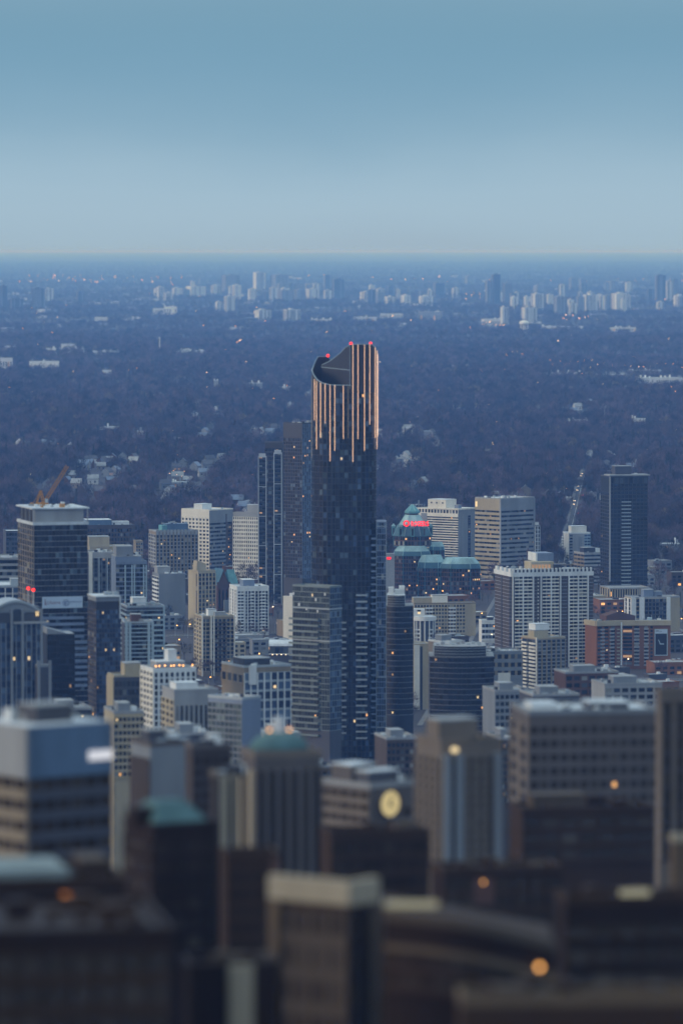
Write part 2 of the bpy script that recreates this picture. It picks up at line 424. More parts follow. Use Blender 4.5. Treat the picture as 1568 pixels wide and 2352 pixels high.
for (a, b2, wd) in (((-330, 4010), (-20, 4120), 12), ((-190, 3300), (-330, 4700), 12), ((60, 3300), (175, 4900), 14),
                    ((-120, 3560), (420, 3700), 12), ((330, 3500), (230, 4600), 12), ((100, 4180), (450, 4290), 12)):
    street('street', a, b2, wd); ROADS.append((a, b2, wd/2+4))
def near_road(x, y):
    for (x0, y0), (x1, y1), r in ROADS:
        dx, dy = x1-x0, y1-y0; tt = max(0, min(1, ((x-x0)*dx+(y-y0)*dy)/(dx*dx+dy*dy)))
        if math.hypot(x-x0-dx*tt, y-y0-dy*tt) < r: return True
    return False

hz = MB(); hz.box(-26500, 26500, -1700, 159500, -6.0, H+6.0, 'soil')
ho = hz.build('haze'); ho['kind'] = 'stuff'
hm = bpy.data.materials.new('air'); hm.use_nodes = True; ht = hm.node_tree; ht.nodes.clear()
pv = ht.nodes.new('ShaderNodeVolumePrincipled'); om = ht.nodes.new('ShaderNodeOutputMaterial')
pv.inputs['Density'].default_value = 4.3e-5
pv.inputs['Color'].default_value = (0.20, 0.44, 1.0, 1)
pv.inputs['Anisotropy'].default_value = 0.0
pv.inputs['Absorption Color'].default_value = (1, 1, 1, 1)   # clear air: it scatters, blue first, and absorbs nothing
ht.links.new(pv.outputs[0], om.inputs['Volume'])
ho.data.materials.clear(); ho.data.materials.append(hm)

# ------------------------------------------------------------------ trees
def bare_tree(seed, twig='twig', n=260):
    r = random.Random(seed); tr, cr = MB(), MB()
    h = r.uniform(11, 17); rw = r.uniform(4.6, 7.0); hb = h*0.30
    tr.bar((0,0,-0.8), (0,0,hb*1.25), 0.38, 'bark', 0.26, 5)
    cz = h*0.62; rz = h*0.40
    for i in range(8):
        a = 2*math.pi*i/8 + r.uniform(-.3, .3); e = r.uniform(0.35, 1.2)
        q = Vector((math.cos(a)*math.cos(e)*rw*.75, math.sin(a)*math.cos(e)*rw*.75, cz + math.sin(e)*rz*.75 - rz*.15))
        p = Vector((0, 0, hb*r.uniform(.8, 1.25))); mid = (p+q)/2 + Vector((0,0,r.uniform(-.4, .8)))
        tr.bar(p, mid, 0.17, 'bark', 0.11, 3); tr.bar(mid, q, 0.11, 'bark', 0.03, 3)
        for _ in range(3):
            s = mid.lerp(q, r.random()); tr.bar(s, s + Vector((r.uniform(-1.8, 1.8), r.uniform(-1.8, 1.8), r.uniform(.4, 2))), 0.07, 'bark', 0.02, 3)
    lumps = [(r.uniform(0, 6.28), r.uniform(-.2, 1.2), r.uniform(.75, 1.12)) for _ in range(7)]
    for i in range(n):
        la, le, ls = r.choice(lumps); a = la + r.gauss(0, .42); e = max(-.45, min(1.5, le + r.gauss(0, .38)))
        k = ls * r.uniform(.55, 1.0)
        p = Vector((math.cos(a)*math.cos(e)*rw*k, math.sin(a)*math.cos(e)*rw*k, cz + math.sin(e)*rz*k))
        d = Vector((math.cos(a)*math.cos(e), math.sin(a)*math.cos(e), math.sin(e)+.35)).normalized() + Vector((r.uniform(-.5, .5), r.uniform(-.5, .5), r.uniform(-.3, .5)))
        ln = r.uniform(.9, 2.1); s = d.cross(Vector((r.uniform(-1, 1), r.uniform(-1, 1), r.uniform(-1, 1)))).normalized()*r.uniform(.10, .20)
        cr.raw([p-s, p+s, p+d*ln], [(0, 1, 2)], twig)
    return tr, cr
def fir_tree(seed):
    r = random.Random(seed); tr, cr = MB(), MB(); h = r.uniform(12, 19); rw = h*r.uniform(.17, .24)
    tr.bar((0,0,-.8), (0,0,h*.9), .25, 'bark', .05, 5)
    for i in range(240):
        k = r.random()**.7; z = h*(.10+.9*k); rr = rw*(1-k)*r.uniform(.5, 1.05)+.15; a = r.uniform(0, 6.28)
        p = Vector((math.cos(a)*rr, math.sin(a)*rr, z)); d = Vector((math.cos(a), math.sin(a), r.uniform(-.5, .1)))
        s = Vector((-math.sin(a), math.cos(a), r.uniform(-.2, .2)))*r.uniform(.3, .55)
        cr.raw([p-s-d*.8, p+s-d*.8, p+d*r.uniform(.4, .9)], [(0, 1, 2)], 'needle')
    return tr, cr
PROTO = []
for k in range(9): PROTO.append(bare_tree(100+k))
for k in range(2): PROTO.append(bare_tree(130+k, 'twigwarm'))
for k in range(3): PROTO.append(fir_tree(200+k))
PM = [(a.mesh('trunk_%d' % i), b.mesh('crown_%d' % i)) for i, (a, b) in enumerate(PROTO)]
def tree_kind(r):
    q = r.random()
    return r.randrange(9) if q < .84 else (9+r.randrange(2) if q < .88 else 11+r.randrange(3))

HOUSES = []                                       # filled below, before the wood is planted
def make_forest():
    pc = bpy.data.collections.new('tree_sources')
    for i, (a, b) in enumerate(PROTO):
        j = MB(); j.v, j.f, j.mi, j.m = list(a.v), list(a.f), list(a.mi), list(a.m); j.raw(b.v, b.f, b.m[0])
        o = bpy.data.objects.new('tree_source_%02d' % i, j.mesh('tree_source_%02d' % i)); pc.objects.link(o)
    r = random.Random(11); P, S, I, RZ = [], [], [], []
    hs = {}
    for q, (x, y, rad) in enumerate(HOUSES + FOOT):
        fr = ((130 + (q*37 % 280)) if rad < 18 else 320) if y > 4800 else 14
        rad = min(rad, 58)
        for cj in range(int((y-rad-fr)//60), int((y+rad)//60)+1):
            for ci in range(int((x-rad)//60), int((x+rad)//60)+1): hs.setdefault((ci, cj), []).append((x, y, rad, fr))
    def blocked(x, y, front):
        ci, cj = int(x//60), int(y//60)
        for (hx, hy, rad, fr) in hs.get((ci, cj), ()):
            if abs(x-hx) < rad and -rad - fr < y-hy < rad: return 2 if y-hy < -rad else 1
        return 0
    y = 4560.0
    while y < 72000:
        st = max(10.5, y*.0016)
        half = 0.0679*y*1.18 + 20
        x = -half
        while x < half:
            px, py = x + r.uniform(-.5, .5)*st, y + r.uniform(-.5, .5)*st
            x += st
            if r.random() < .07: continue
            clump = math.sin(px/47+py/61)+math.sin(px/23-py/83+1)+math.sin(py/37+px/141)
            if clump < -1.7 and r.random() < .7: continue
            if y < 4900 and (r.random() < .45): continue
            if near_road(px, py): continue
            bl = blocked(px, py, 14)
            if bl == 1 or (bl == 2 and r.random() < .72): continue
            P.append((px, py, terr(px, py))); k = tree_kind(r)
            if clump > 1.6 and r.random() < .3: k = 11+r.randrange(3)
            I.append(k); RZ.append(r.uniform(0, 6.28))
            S.append((.26 if bl else 1)*r.choice((r.uniform(.45, .8), r.uniform(.8, 1.1), r.uniform(1.0, 1.45)))*(1.0+.16*max(-1, min(1, clump)))*(1.3 if y < 16000 else 1.15))
        y += st
    me = bpy.data.meshes.new('woodland'); me.from_pydata(P, [], [])
    for nm, tp, vals in (('size', 'FLOAT', S), ('turn', 'FLOAT', RZ), ('which', 'INT', I)):
        at = me.attributes.new(nm, tp, 'POINT'); at.data.foreach_set('value', vals)
    fo = bpy.data.objects.new('woodland', me); COL.objects.link(fo); fo['kind'] = 'stuff'
    tag(fo, 'bare winter wood covering the rising ground up to the far skyline', 'woodland')
    ng = bpy.data.node_groups.new('plant', 'GeometryNodeTree')
    ng.interface.new_socket('Geometry', in_out='INPUT', socket_type='NodeSocketGeometry')
    ng.interface.new_socket('Geometry', in_out='OUTPUT', socket_type='NodeSocketGeometry')
    a = ng.nodes.new; k = ng.links.new
    gi, gout, iop, ci = a('NodeGroupInput'), a('NodeGroupOutput'), a('GeometryNodeInstanceOnPoints'), a('GeometryNodeCollectionInfo')
    ci.inputs['Collection'].default_value = pc; ci.inputs['Separate Children'].default_value = True; ci.inputs['Reset Children'].default_value = True
    iop.inputs['Pick Instance'].default_value = True
    def attr(nm, tp):
        n = a('GeometryNodeInputNamedAttribute'); n.data_type = tp; n.inputs['Name'].default_value = nm
        return n.outputs['Attribute']
    cx = a('ShaderNodeCombineXYZ'); k(attr('turn', 'FLOAT'), cx.inputs['Z'])
    k(gi.outputs[0], iop.inputs['Points']); k(ci.outputs[0], iop.inputs['Instance'])
    k(attr('which', 'INT'), iop.inputs['Instance Index']); k(cx.outputs[0], iop.inputs['Rotation']); k(attr('size', 'FLOAT'), iop.inputs['Scale'])
    k(iop.outputs[0], gout.inputs[0])
    md = fo.modifiers.new('plant', 'NODES'); md.node_group = ng
    print('trees', len(P))

# ------------------------------------------------------------------ the dark curved tower
def main_tower():
    d = 3000.0; pxm = d/F
    x0 = xat(790, d, 150)
    root = empty('curved_tower', (x0, d, 0))
    tag(root, 'tall dark curved glass tower with glowing vertical light strips and a scooped crown', 'tower')
    FOOT.append((x0, d, 40))
    A, Bh, E = 19.4, 17.5, 2.9
    def plan(t):
        c, s = math.cos(t), math.sin(t)
        return (A*math.copysign(abs(c)**(2/E), c), Bh*math.copysign(abs(s)**(2/E), s) + Bh)
    fine = [plan(2*math.pi*i/1440) for i in range(1440)]
    cum = [0.0]
    for i in range(1440):
        p, q = fine[i], fine[(i+1) % 1440]; cum.append(cum[-1] + math.hypot(q[0]-p[0], q[1]-p[1]))
    NP = 48; pts = []; j = 0
    for i in range(NP):
        s = cum[-1]*i/NP
        while cum[j+1] < s: j += 1
        t = (s-cum[j])/(cum[j+1]-cum[j]); p, q = fine[j], fine[(j+1) % 1440]
        pts.append((p[0]+(q[0]-p[0])*t, p[1]+(q[1]-p[1])*t))
    def zz(py): return zat(py, d)
    ztop, zlow, zroof = zz(791), zz(885), zz(893)
    core = MB(); core.prism(pts, 0, zroof, 'charcoal'); core.build('wall', root)
    # floor edges
    ring = MB(); n = NP
    o1 = [(x*1.012, (y-Bh)*1.012+Bh) for x, y in pts]
    ring.prism(o1, 0, 0.30, 'edge'); rm = ring.mesh('floor_edge')
    nf = int((zroof-4)/3.42)
    for i in range(nf): obj('floor_edge', rm, root, (0, 0, 6 + i*3.42))
    # panes
    R = random.Random(5); field = MB(); cnt = 0
    cells = []
    for i in range(nf-1):
        for k in range(NP):
            p, q = pts[k], pts[(k+1) % NP]
            if (p[1]+q[1])/2 < Bh*1.05: cells.append((i, k))
    cells.sort(key=lambda c: -c[0]); half = 0
    def tone(i, k):  # bluer pane clusters stand for sky reflections, put into the glass colour
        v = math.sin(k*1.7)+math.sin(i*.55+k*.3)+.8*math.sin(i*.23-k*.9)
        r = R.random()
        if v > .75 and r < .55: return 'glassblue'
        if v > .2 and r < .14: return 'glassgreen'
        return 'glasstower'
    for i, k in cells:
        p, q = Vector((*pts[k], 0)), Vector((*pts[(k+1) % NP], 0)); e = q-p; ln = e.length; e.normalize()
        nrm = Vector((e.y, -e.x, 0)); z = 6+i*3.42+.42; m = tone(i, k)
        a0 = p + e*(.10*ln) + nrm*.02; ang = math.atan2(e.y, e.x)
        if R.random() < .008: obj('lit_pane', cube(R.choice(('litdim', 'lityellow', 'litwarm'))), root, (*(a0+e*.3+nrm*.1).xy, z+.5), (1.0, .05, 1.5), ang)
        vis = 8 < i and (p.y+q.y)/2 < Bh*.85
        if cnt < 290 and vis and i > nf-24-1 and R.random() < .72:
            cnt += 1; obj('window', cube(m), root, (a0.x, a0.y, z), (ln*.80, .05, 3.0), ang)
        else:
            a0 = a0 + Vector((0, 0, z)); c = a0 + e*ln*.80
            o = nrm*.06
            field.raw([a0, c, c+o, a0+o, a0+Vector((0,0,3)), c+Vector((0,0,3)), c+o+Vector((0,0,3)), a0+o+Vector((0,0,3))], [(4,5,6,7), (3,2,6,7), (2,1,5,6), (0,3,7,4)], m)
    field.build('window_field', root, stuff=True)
    # mullion fins
    def surf(px, front=True):                     # point on the front of the plan at a picture column
        X = xat(px, d, 200) - x0
        best = min((q for q in fine if (q[1] <= Bh) == front), key=lambda q: abs(q[0]-X))
        i = fine.index(best); nx_ = fine[(i+3) % 1440]; pv_ = fine[i-3]
        e = Vector((nx_[0]-pv_[0], nx_[1]-pv_[1], 0)).normalized()
        return Vector((best[0], best[1], 0)), Vector((e.y, -e.x, 0))
    for px in (719, 724, 731, 741, 752, 763, 776, 786, 796, 806, 817, 829, 838, 848, 856, 861):
        p, nm = surf(px); b = MB(); b.box(-.13, .13, -.13, .13, 0, zlow-4, 'fin'); b.build('mullion', root, p + nm*.45 + Vector((0, 0, 2)))
    # crown: a parapet whose top sweeps round
    fr = [(716, 852), (720, 862), (728, 873), (740, 880), (758, 884), (775, 885), (804.9, 885), (805.1, 791), (853, 791), (860, 798), (866, 813)]
    bk = [(716, 852), (722, 835), (729, 822), (752, 822), (757, 829), (775, 834), (800, 829), (806, 800), (853, 797), (866, 813)]
    def interp(tab, px):
        if px <= tab[0][0]: return tab[0][1]
        for (a, ya), (b2, yb) in zip(tab, tab[1:]):
            if px <= b2: return ya + (yb-ya)*(px-a)/(b2-a)
        return tab[-1][1]
    cw, rimL = MB(), MB()
    M = 288; ring_pts = [fine[i*5] for i in range(M)]
    tops = []
    for (x, y) in ring_pts:
        px = 784 + (x+x0)*F/(d*CT+(H-230)*ST)
        tops.append(zz(interp(fr if y <= Bh else bk, px)))
    for i in range(M):
        a, b2 = ring_pts[i], ring_pts[(i+1) % M]; za, zb = tops[i], tops[(i+1) % M]
        if abs(za-zb) > 8: za = zb = min(za, zb)
        def inn(p): return (p[0]*.975, (p[1]-Bh)*.975+Bh)
        ai, bi = inn(a), inn(b2)
        cw.raw([(*a, zroof-2), (*b2, zroof-2), (*b2, zb), (*a, za), (*ai, zroof-2), (*bi, zroof-2), (*bi, zb), (*ai, za)],
               [(0,1,2,3), (5,4,7,6), (3,2,6,7)], 'charcoal')
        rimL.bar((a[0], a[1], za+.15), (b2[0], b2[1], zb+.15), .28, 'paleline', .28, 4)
    cw.build('crown_wall', root); rimL.build('crown_rim', root)
    # diagonal sweeping wall inside the crown
    pf, _ = surf(805); pb = Vector((xat(738, d, 240)-x0, Bh*1.55, 0))
    prof_t = [(0, 791), (.18, 799), (.34, 811), (.52, 821), (.68, 829.5), (.85, 836), (1, 841)]
    sw, rim = MB(), MB(); last = None
    off = Vector((.5, .35, 0))
    for s in range(25):
        tt = s/24
        py = interp(prof_t, tt); p = pf.lerp(pb, tt); z = zz(py)
        if last:
            (q, zq) = last
            sw.raw([(q.x, q.y, zroof), (p.x, p.y, zroof), (p.x, p.y, z), (q.x, q.y, zq), (q.x+off.x, q.y+off.y, zroof), (p.x+off.x, p.y+off.y, zroof), (p.x+off.x, p.y+off.y, z), (q.x+off.x, q.y+off.y, zq)],
                   [(1,0,3,2), (4,5,6,7), (3,7,6,2)], 'edge')
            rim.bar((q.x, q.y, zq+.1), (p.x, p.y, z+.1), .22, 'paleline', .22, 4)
        last = (p, z)
    sw.build('crown_screen', root); r1 = rim.build('crown_rim', root)
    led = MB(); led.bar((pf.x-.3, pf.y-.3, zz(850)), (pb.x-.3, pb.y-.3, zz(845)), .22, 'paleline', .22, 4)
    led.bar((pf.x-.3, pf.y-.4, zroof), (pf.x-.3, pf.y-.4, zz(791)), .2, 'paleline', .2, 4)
    led.build('ledge', root)
    rt = MB(); rt.prism([p for p in pts if p[0] > pf.x+1.5] , zroof, zz(802), 'darkroof'); rt.build('roof', root)
    rb = MB(); rb.prism([(x*.96, (y-Bh)*.96+Bh) for x, y in pts], zroof, zroof+.3, 'darkroof'); rb.build('roof', root)
    vb = MB(); vb.box(-1.6, 1.6, -1, 1, 0, 5, 'black'); vb.build('vent', root, (xat(780, d, 240)-x0, Bh*.9, zroof+.3))
    # light strips
    strips = [(598, 430, 1290, 1), (625, 455, 890, 0), (645, 475, 1190, 0), (685, 490, 1070, 0), (730, 500, 920, 0), (780, 515, 1315, 0),
              (827, 515, 1205, 0), (918, 520, 1080, 0), (967, 520, 1075, 1), (1015, 90, 1325, 0), (1068, 90, 1083, 0), (1133, 90, 1208, 0),
              (1185, 90, 930, 0), (1238, 118, 1075, 0), (1256, 155, 1195, 0), (1266, 195, 1065, 0)]
    for zx, ya, yb, dim in strips:
        px = (640+zx/4.2)/1.0887; y1, y2 = zz((840+ya/4.2)/1.0887), zz((840+yb/4.2)/1.0887)
        p, nm = surf(px); e = .115 if not dim else .09
        b = MB(); b.box(-e, e, -e, e, 0, y1-y2, 'stripdim' if dim else 'stripglow'); b.build('light_strip', root, p + nm*.85 + Vector((0, 0, y2)))
    for px, py, fy in ((806, 789, .25), (851, 789, .4), (752.5, 819, 1.7)):
        b = MB(); b.bar((0,0,-2), (0,0,1), .15, 'fin'); o = b.build('beacon', root, (xat(px, d, 257)-x0, Bh*fy, zz(py)))
        obj('beacon_light', ball('beacon'), o, (0, 0, 0), (.9, .9, .9))
    # slim blue glass slab at the right and stacked balconies
    sl0, sl1 = xat(864, d, 100)-x0, xat(887, d, 100)-x0; zs = zz(1199)
    b = MB(); b.box(sl0, sl1, 4, 24, 0, zs, 'bluegrey'); b.build('glass_slab', root)
    f2 = MB(); R2 = random.Random(2)
    nfl = int(zs/3.42)
    for i in range(nfl):
        for k in range(4):
            u = sl0 + (sl1-sl0)*k/4
            mm = 'glassblue' if R2.random() < .6 else 'glass'
            if i > nfl-30: obj('window', cube(mm), root, (u+.12, 3.94, i*3.42+.35), ((sl1-sl0)/4-.24, .06, 2.9))
            else: f2.box(u+.12, u+(sl1-sl0)/4-.12, 3.94, 4, i*3.42+.35, i*3.42+3.25, mm)
    f2.build('window_field', root, stuff=True)
    for i in range(5): obj('slab_band', cube('metal'), root, (sl0-.1, 3.85, zs*(i+.9)/5), (sl1-sl0+.2, .3, .5))
    for e in (sl0, sl1-.3): obj('corner_post', cube('metal'), root, (e, 3.8, 0), (.3, .4, zs+.4))
    for (pa, pb_, ya, yb, m) in ((817, 843, 1369, 1700, 'metal'), (784, 795, 1432, 1700, 'metal'), (852, 863, 1240, 1700, 'bluegrey')):
        a, c = xat(pa, d, 80)-x0, xat(pb_, d, 80)-x0; zt, zb2 = zz(ya), zz(yb); k = 0
        yy = min(surf(pa)[0].y, surf(pb_)[0].y) if pb_ < 850 else 4.0
        while zt-k*3.9 > zb2:
            obj('balcony', tray(m), root, (a, yy-1.5, zt-k*3.9), (c-a, 3.2, 1.05)); k += 1
main_tower()
Bld.cap = 240

# podium block with long balconies, left of the curved tower
B = Bld('podium_tower', 'green-grey glass block with long balconies at the foot of the curved tower', 672, 757, 784, 1351, 2960, 52)
B.body('slate', roof='gravel', pmat='greengrey')
B.facade('L', B.zr(1411), B.Ht, 5, 18, .14, .07, 'greengrey', 'greengrey', so=.15, po=.12, glass='glassdull', lit=.02)
B.facade('L', B.zr(1680), B.zr(1411), 20, 4, .14, .07, 'greengrey', 'greengrey', u0=0, u1=B.D*.27, so=.15, po=.12, glass='glassdull', lit=.02)
B.facade('L', B.zr(1680), B.zr(1411), 20, 9, .0, .1, 'slate', 'slate', u0=B.D*.27, u1=B.D, so=.15, po=.12, glass='glassdull', lit=.02, parts=False)
B.balconies('L', B.D*.27, B.D+1.5, B.zr(1690)-1, B.zr(1411)-.6, 20, 1.9, 1.2, 'greengrey')
B.facade('F', B.zr(1680), B.Ht, 24, 5, .12, .08, 'greengrey', 'greengrey', so=.12, po=.14, glass='glassblue', lit=.02)
for y in (1401, 1475): B.face('L', 'slab_band', -.3, B.D, .1, .6, B.zr(y), B.zr(y)+.8, 'metal'); B.face('F', 'slab_band', -.3, B.W, .1, .55, B.zr(y), B.zr(y)+.8, 'metal')
for u, z in ((.1, .96), (.35, .93), (.8, .9), (.95, .955), (.6, .88), (.3, .87)): B.face('L', 'open_sash', u*B.D, u*B.D+1, .2, .5, z*B.Ht, z*B.Ht+1.6, 'white')
B.done()

# ------------------------------------------------------------------ behind the curved tower, left
B = Bld('dark_tower', 'dark glass tower with flat top close behind the curved tower', 651, 694, 722, 974, 4200, 50)
B.body('edge', roof='paleroof', pmat='edge')
B.facade('L', B.zr(1330), B.Ht-12, 40, 8, .2, .14, 'edge', 'edge', glass='glasstower', so=.2, po=.3, lit=.02)
B.face('L', 'louvre', 0, B.D, .1, .5, B.Ht-11, B.Ht-.3, 'edge')
B.facade('F', B.zr(1330), B.Ht, 42, 6, .12, .12, 'edge', 'metal', glass='glassblue', so=.15, po=.2, lit=.03)
B.clutter(6); [B.mast(.2+.15*i, .6, 4) for i in range(4)]; B.done()

B = Bld('framed_tower', 'slim dark tower with two tall white-framed balcony strips', 608, 648, 652, 1017, 4460, 70)
B.body('charcoal', roof='gravel', pmat='slate')
B.facade('L', B.zr(1385), B.Ht-5, 36, 5, .3, .1, 'charcoal', 'charcoal', glass='glasstower', so=.1, po=.1, lit=.01)
B.done()
def framed_strip(x0, x1, yt, yb, d, nm):
    z1, z0 = zat(yt, d), zat(yb, d); a, b = xat(x0, d, 90), xat(x1, d, 90)
    r = empty('balcony_stack', (a, d, z0)); h = z1-z0; W = b-a
    tag(r, nm, 'balcony')
    obj('wall', cube('charcoal'), r, (0, 1.5, 0), (W, 9, h))
    for u in (0, W-.75): obj('frame_post', cube('paleframe'), r, (u, 0, 0), (.75, 2.2, h))
    n = 5
    for i in range(n+1): obj('frame_bar', cube('paleframe'), r, (.75, .05, i*(h-1)/n), (W-1.5, 1.9, .6 if i < n else 3.5))
    nn = 35
    for i in range(nn):
        obj('balcony', tray('slate'), r, (1.0, .3, i*h/nn+1), (W-2.0, 1.3, 1.0))
        m = 'litdim' if RNG.random() < .06 else 'glass'
        obj('window', cube(m), r, (1.2, 1.44, i*h/nn+1.1), ((W-2.4)/2-.1, .06, 2.2)); obj('window', cube('glass'), r, (1.2+(W-2.4)/2, 1.44, i*h/nn+1.1), ((W-2.4)/2, .06, 2.2))
framed_strip(592.5, 612, 1048, 1390, 4440, 'outer white-framed balcony strip of the slim dark tower')
framed_strip(628, 647.5, 1040, 1390, 4410, 'inner taller white-framed balcony strip of the slim dark tower')

B = Bld('ribbed_office', 'pale office tower with sunlit cream ribbed side and shaded blue-grey banded front', 417, 481, 535, 1173, 4800, 50)
B.body('greywall', roof='paleroof', pmat='cream')  # low sun on the side and shade on the front are coloured in
B.face('L', 'cornice', 0, B.D, 0, .5, B.Ht-8, B.Ht, 'cream')
B.facade('L', B.zr(1320), B.Ht-8, 15, 8, .45, .35, 'cream', 'cream', so=.5, po=.25, lit=.01)
B.facade('L', B.Ht-14, B.Ht-6, 1, 8, .0, .45, 'cream', 'cream', so=.5, po=.6, lit=0)
B.facade('F', B.zr(1320), B.Ht-12, 13, 9, .5, .12, 'greywall', 'slate', u1=B.W*.68, so=.4, po=.2, lit=.02)
B.facade('F', B.zr(1320), B.Ht-12, 13, 1, .5, .5, 'brown', 'brown', u0=B.W*.70, u1=B.W, so=.3, po=.2, lit=.5, litm=('litwarm', 'litdim', 'litdim'))
B.face('F', 'stair_panel', B.W*.69, B.W*.72, .05, .6, 0, B.Ht-4, 'brown')
B.pent(.05, .45, .3, .6, 5.5, 'white', 'paleroof'); B.clutter(7); B.done()

B = Bld('waffle_tower', 'pale precast tower with a dense waffle grid of small windows', 535, 593, 600, 1180, 4700, 68)
B.body('concrete', roof='paleroof', pmat='concrete')
B.facade('L', B.zr(1360), B.Ht-3.5, 19, 12, .42, .42, 'cream', 'cream', so=.45, po=.45, lit=.008)
B.pent(.1, .9, .0, .45, 8, 'concrete', 'paleroof'); B.mast(.5, .2, 3, B.Ht+8); B.done()

B = Bld('bay_apartments', 'grey-brown apartment block with crenellated top and blue roof house', 342, 358, 455, 1222, 4720, 14)
B.body('tan', roof='gravel', pmat='concrete')
B.facade('F', B.zr(1330), B.Ht-3, 12, 12, .30, .42, 'greywall', 'tan', so=.25, po=.55, lit=.02)
B.facade('L', B.zr(1330), B.Ht-3, 12, 4, .35, .4, 'concrete', 'concrete', lit=.01)
for i in range(12): B.face('F', 'merlon', (i+.1)*B.W/12, (i+.75)*B.W/12, -.2, .9, B.Ht-2.6, B.Ht+2.0, 'concrete')
B.pent(.3, .8, .2, .7, 6.5, 'bluepanel', 'bluepanel'); B.pent(.18, .3, .2, .7, 5.0, 'copper', 'copper'); B.clutter(5, B.Ht+7); B.done()

B = Bld('blank_wall_block', 'plain windowless grey-blue wall of a mid-rise with a balcony edge', 350, 365, 426, 1321, 4206, 14)
B.body('greywall', roof='gravel'); B.facade('L', 3, B.Ht-2, 11, 3, .4, .3, 'white', 'greywall', lit=.01)
B.balconies('L', 1, B.D*.7, 3, B.Ht-2, 11, 1.2, 1.1, 'white')
B.pent(.02, .5, .3, .8, 6, 'concrete', 'gravel'); B.clutter(6); B.done()

B = Bld('beige_apartments', 'beige apartment tower with tilted roof house below the ribbed office', 432, 455, 495, 1314, 4160, 30)
B.body('beige', roof='gravel')
B.facade('F', 3, B.Ht-1.5, 12, 5, .35, .32, 'tan', 'beige', so=.2, po=.5, lit=.05)
B.facade('L', 3, B.Ht-1.5, 12, 1, .0, .7, 'beige', 'beige', so=.1, po=.1, lit=.02, u0=B.D*.02, u1=B.D*.3)
rb = MB(); rb.raw([(0,0,0), (9,0,0), (9,7,0), (0,7,0), (1,0,9), (9,0,6), (9,7,6), (1,7,9)], CUBE_F, 'beige'); rb.build('penthouse', B.root, (B.W*.05, B.D*.25, B.Ht+.25)); B.done()

# gothic building with steep copper roofs
def gothic():
    d = 4320; B = Bld('gothic_hall', 'dark brick gothic hall with steep green copper gables', 481, 500, 549, 1345, d, 18)
    B.body('darkbrick', roof='darkroof', parapet=0)
    W, D, h = B.W, B.D, B.Ht; r = MB(); pk = B.zr(1308)
    r.raw([(-.3, -.3, h), (W*.55, -.3, h), (W*.27, -.3, pk), (-.3, D, h), (W*.55, D, h), (W*.27, D, pk)], [(0, 2, 5, 3), (1, 4, 5, 2), (3, 5, 4)], 'copperdark')
    r.raw([(0, -.35, h), (W*.52, -.35, h), (W*.27, -.35, pk-1)], [(0, 1, 2)], 'darkbrick'); r.build('roof', B.root)
    r = MB(); r.raw([(W*.55, 0, h), (W, 0, h), (W*.62, D*.5, pk-1), (W*.95, D*.5, pk-1), (W*.55, D, h), (W, D, h)], [(0, 1, 3, 2), (1, 5, 3), (4, 2, 3, 5), (0, 2, 4)], 'copper'); r.build('roof', B.root)
    for i, u in enumerate((.08, .25, .42, .66, .86)):
        a = MB(); wv = W*.07; hh = h*.5
        a.raw([(-wv/2, 0, 0), (wv/2, 0, 0), (wv/2, 0, hh), (0, 0, hh+2.5), (-wv/2, 0, hh), (-wv/2, -.12, 0), (wv/2, -.12, 0), (wv/2, -.12, hh), (0, -.12, hh+2.5), (-wv/2, -.12, hh)],
              [(5, 6, 7, 8, 9), (0, 5, 9, 4), (6, 1, 2, 7)], 'glass'); a.build('window', B.root, (u*W, 0, h*.3))
    for u in (.0, .55, .98): B.box('buttress', u*W-.6, u*W+.6, -1.0, .2, 0, h+3, 'darkbrick')
    tw = B.box('stair_turret', W*.25, W*.55, -4, -.5, 0, h*.55, 'greywall'); B.done()
gothic()

B = Bld('white_apartments', 'bright white apartment tower with stacked balconies above the low street', 527, 544, 617, 1350, 4080, 13)
B.body('white', roof='paleroof', pmat='white')
B.facade('F', 2.5, B.Ht-3, 13, 9, .16, .18, 'white', 'white', so=.15, po=.25, lit=.03)
B.facade('L', 2.5, B.Ht-2, 13, 3, .2, .62, 'white', 'white', so=.3, po=.4, lit=.01)
for a, b in ((.0, .2), (.40, .52), (.72, .9)): B.balconies('F', a*B.W+.3, b*B.W, 2.5, B.Ht-3, 13, 1.5, 1.2, 'white')
for u in (0, .24, .33, .55, .66, .97): B.face('F', 'pier', u*B.W, u*B.W+.7, .2, .7, 0, B.Ht, 'white')
B.pent(.25, .6, .2, .7, 5.5, 'bluegrey', 'white'); B.clutter(4); B.done()

B = Bld('tan_apartments', 'tan apartment tower with pale piers standing before the white apartments', 446, 463, 538, 1418, 3690, 13)
B.body('tan', roof='gravel', pmat='beige')
B.facade('F', 3, B.Ht-1.5, 13, 8, .35, .16, 'tan', 'beige', so=.25, po=.5, lit=.015)
B.facade('L', 3, B.Ht-1.5, 13, 3, .4, .45, 'beige', 'beige', lit=.01)
B.balconies('F', B.W*.40, B.W*.76, 3, B.Ht-1.5, 13, 1.2, 1.1, 'brown')
for u in (0, .27, .35, .98): B.face('F', 'pier', u*B.W, u*B.W+.9, .2, 1.3, 0, B.Ht+1, 'cream')
B.pent(.25, .5, .2, .5, 5, 'white', 'gravel'); B.pent(.42, .75, .05, .3, 3, 'concrete'); B.clutter(3); B.done()

B = Bld('blank_slab', 'plain beige windowless slab just left of the glass podium block', 650, 672, 676, 1373, 3980, 60)
B.body('cream', roof='paleroof'); B.facade('F', 3, B.Ht-1, 12, 2, .4, .4, 'concrete', 'concrete', lit=.02); B.pent(.3, .9, .1, .4, 3, 'white', 'paleroof'); B.done()

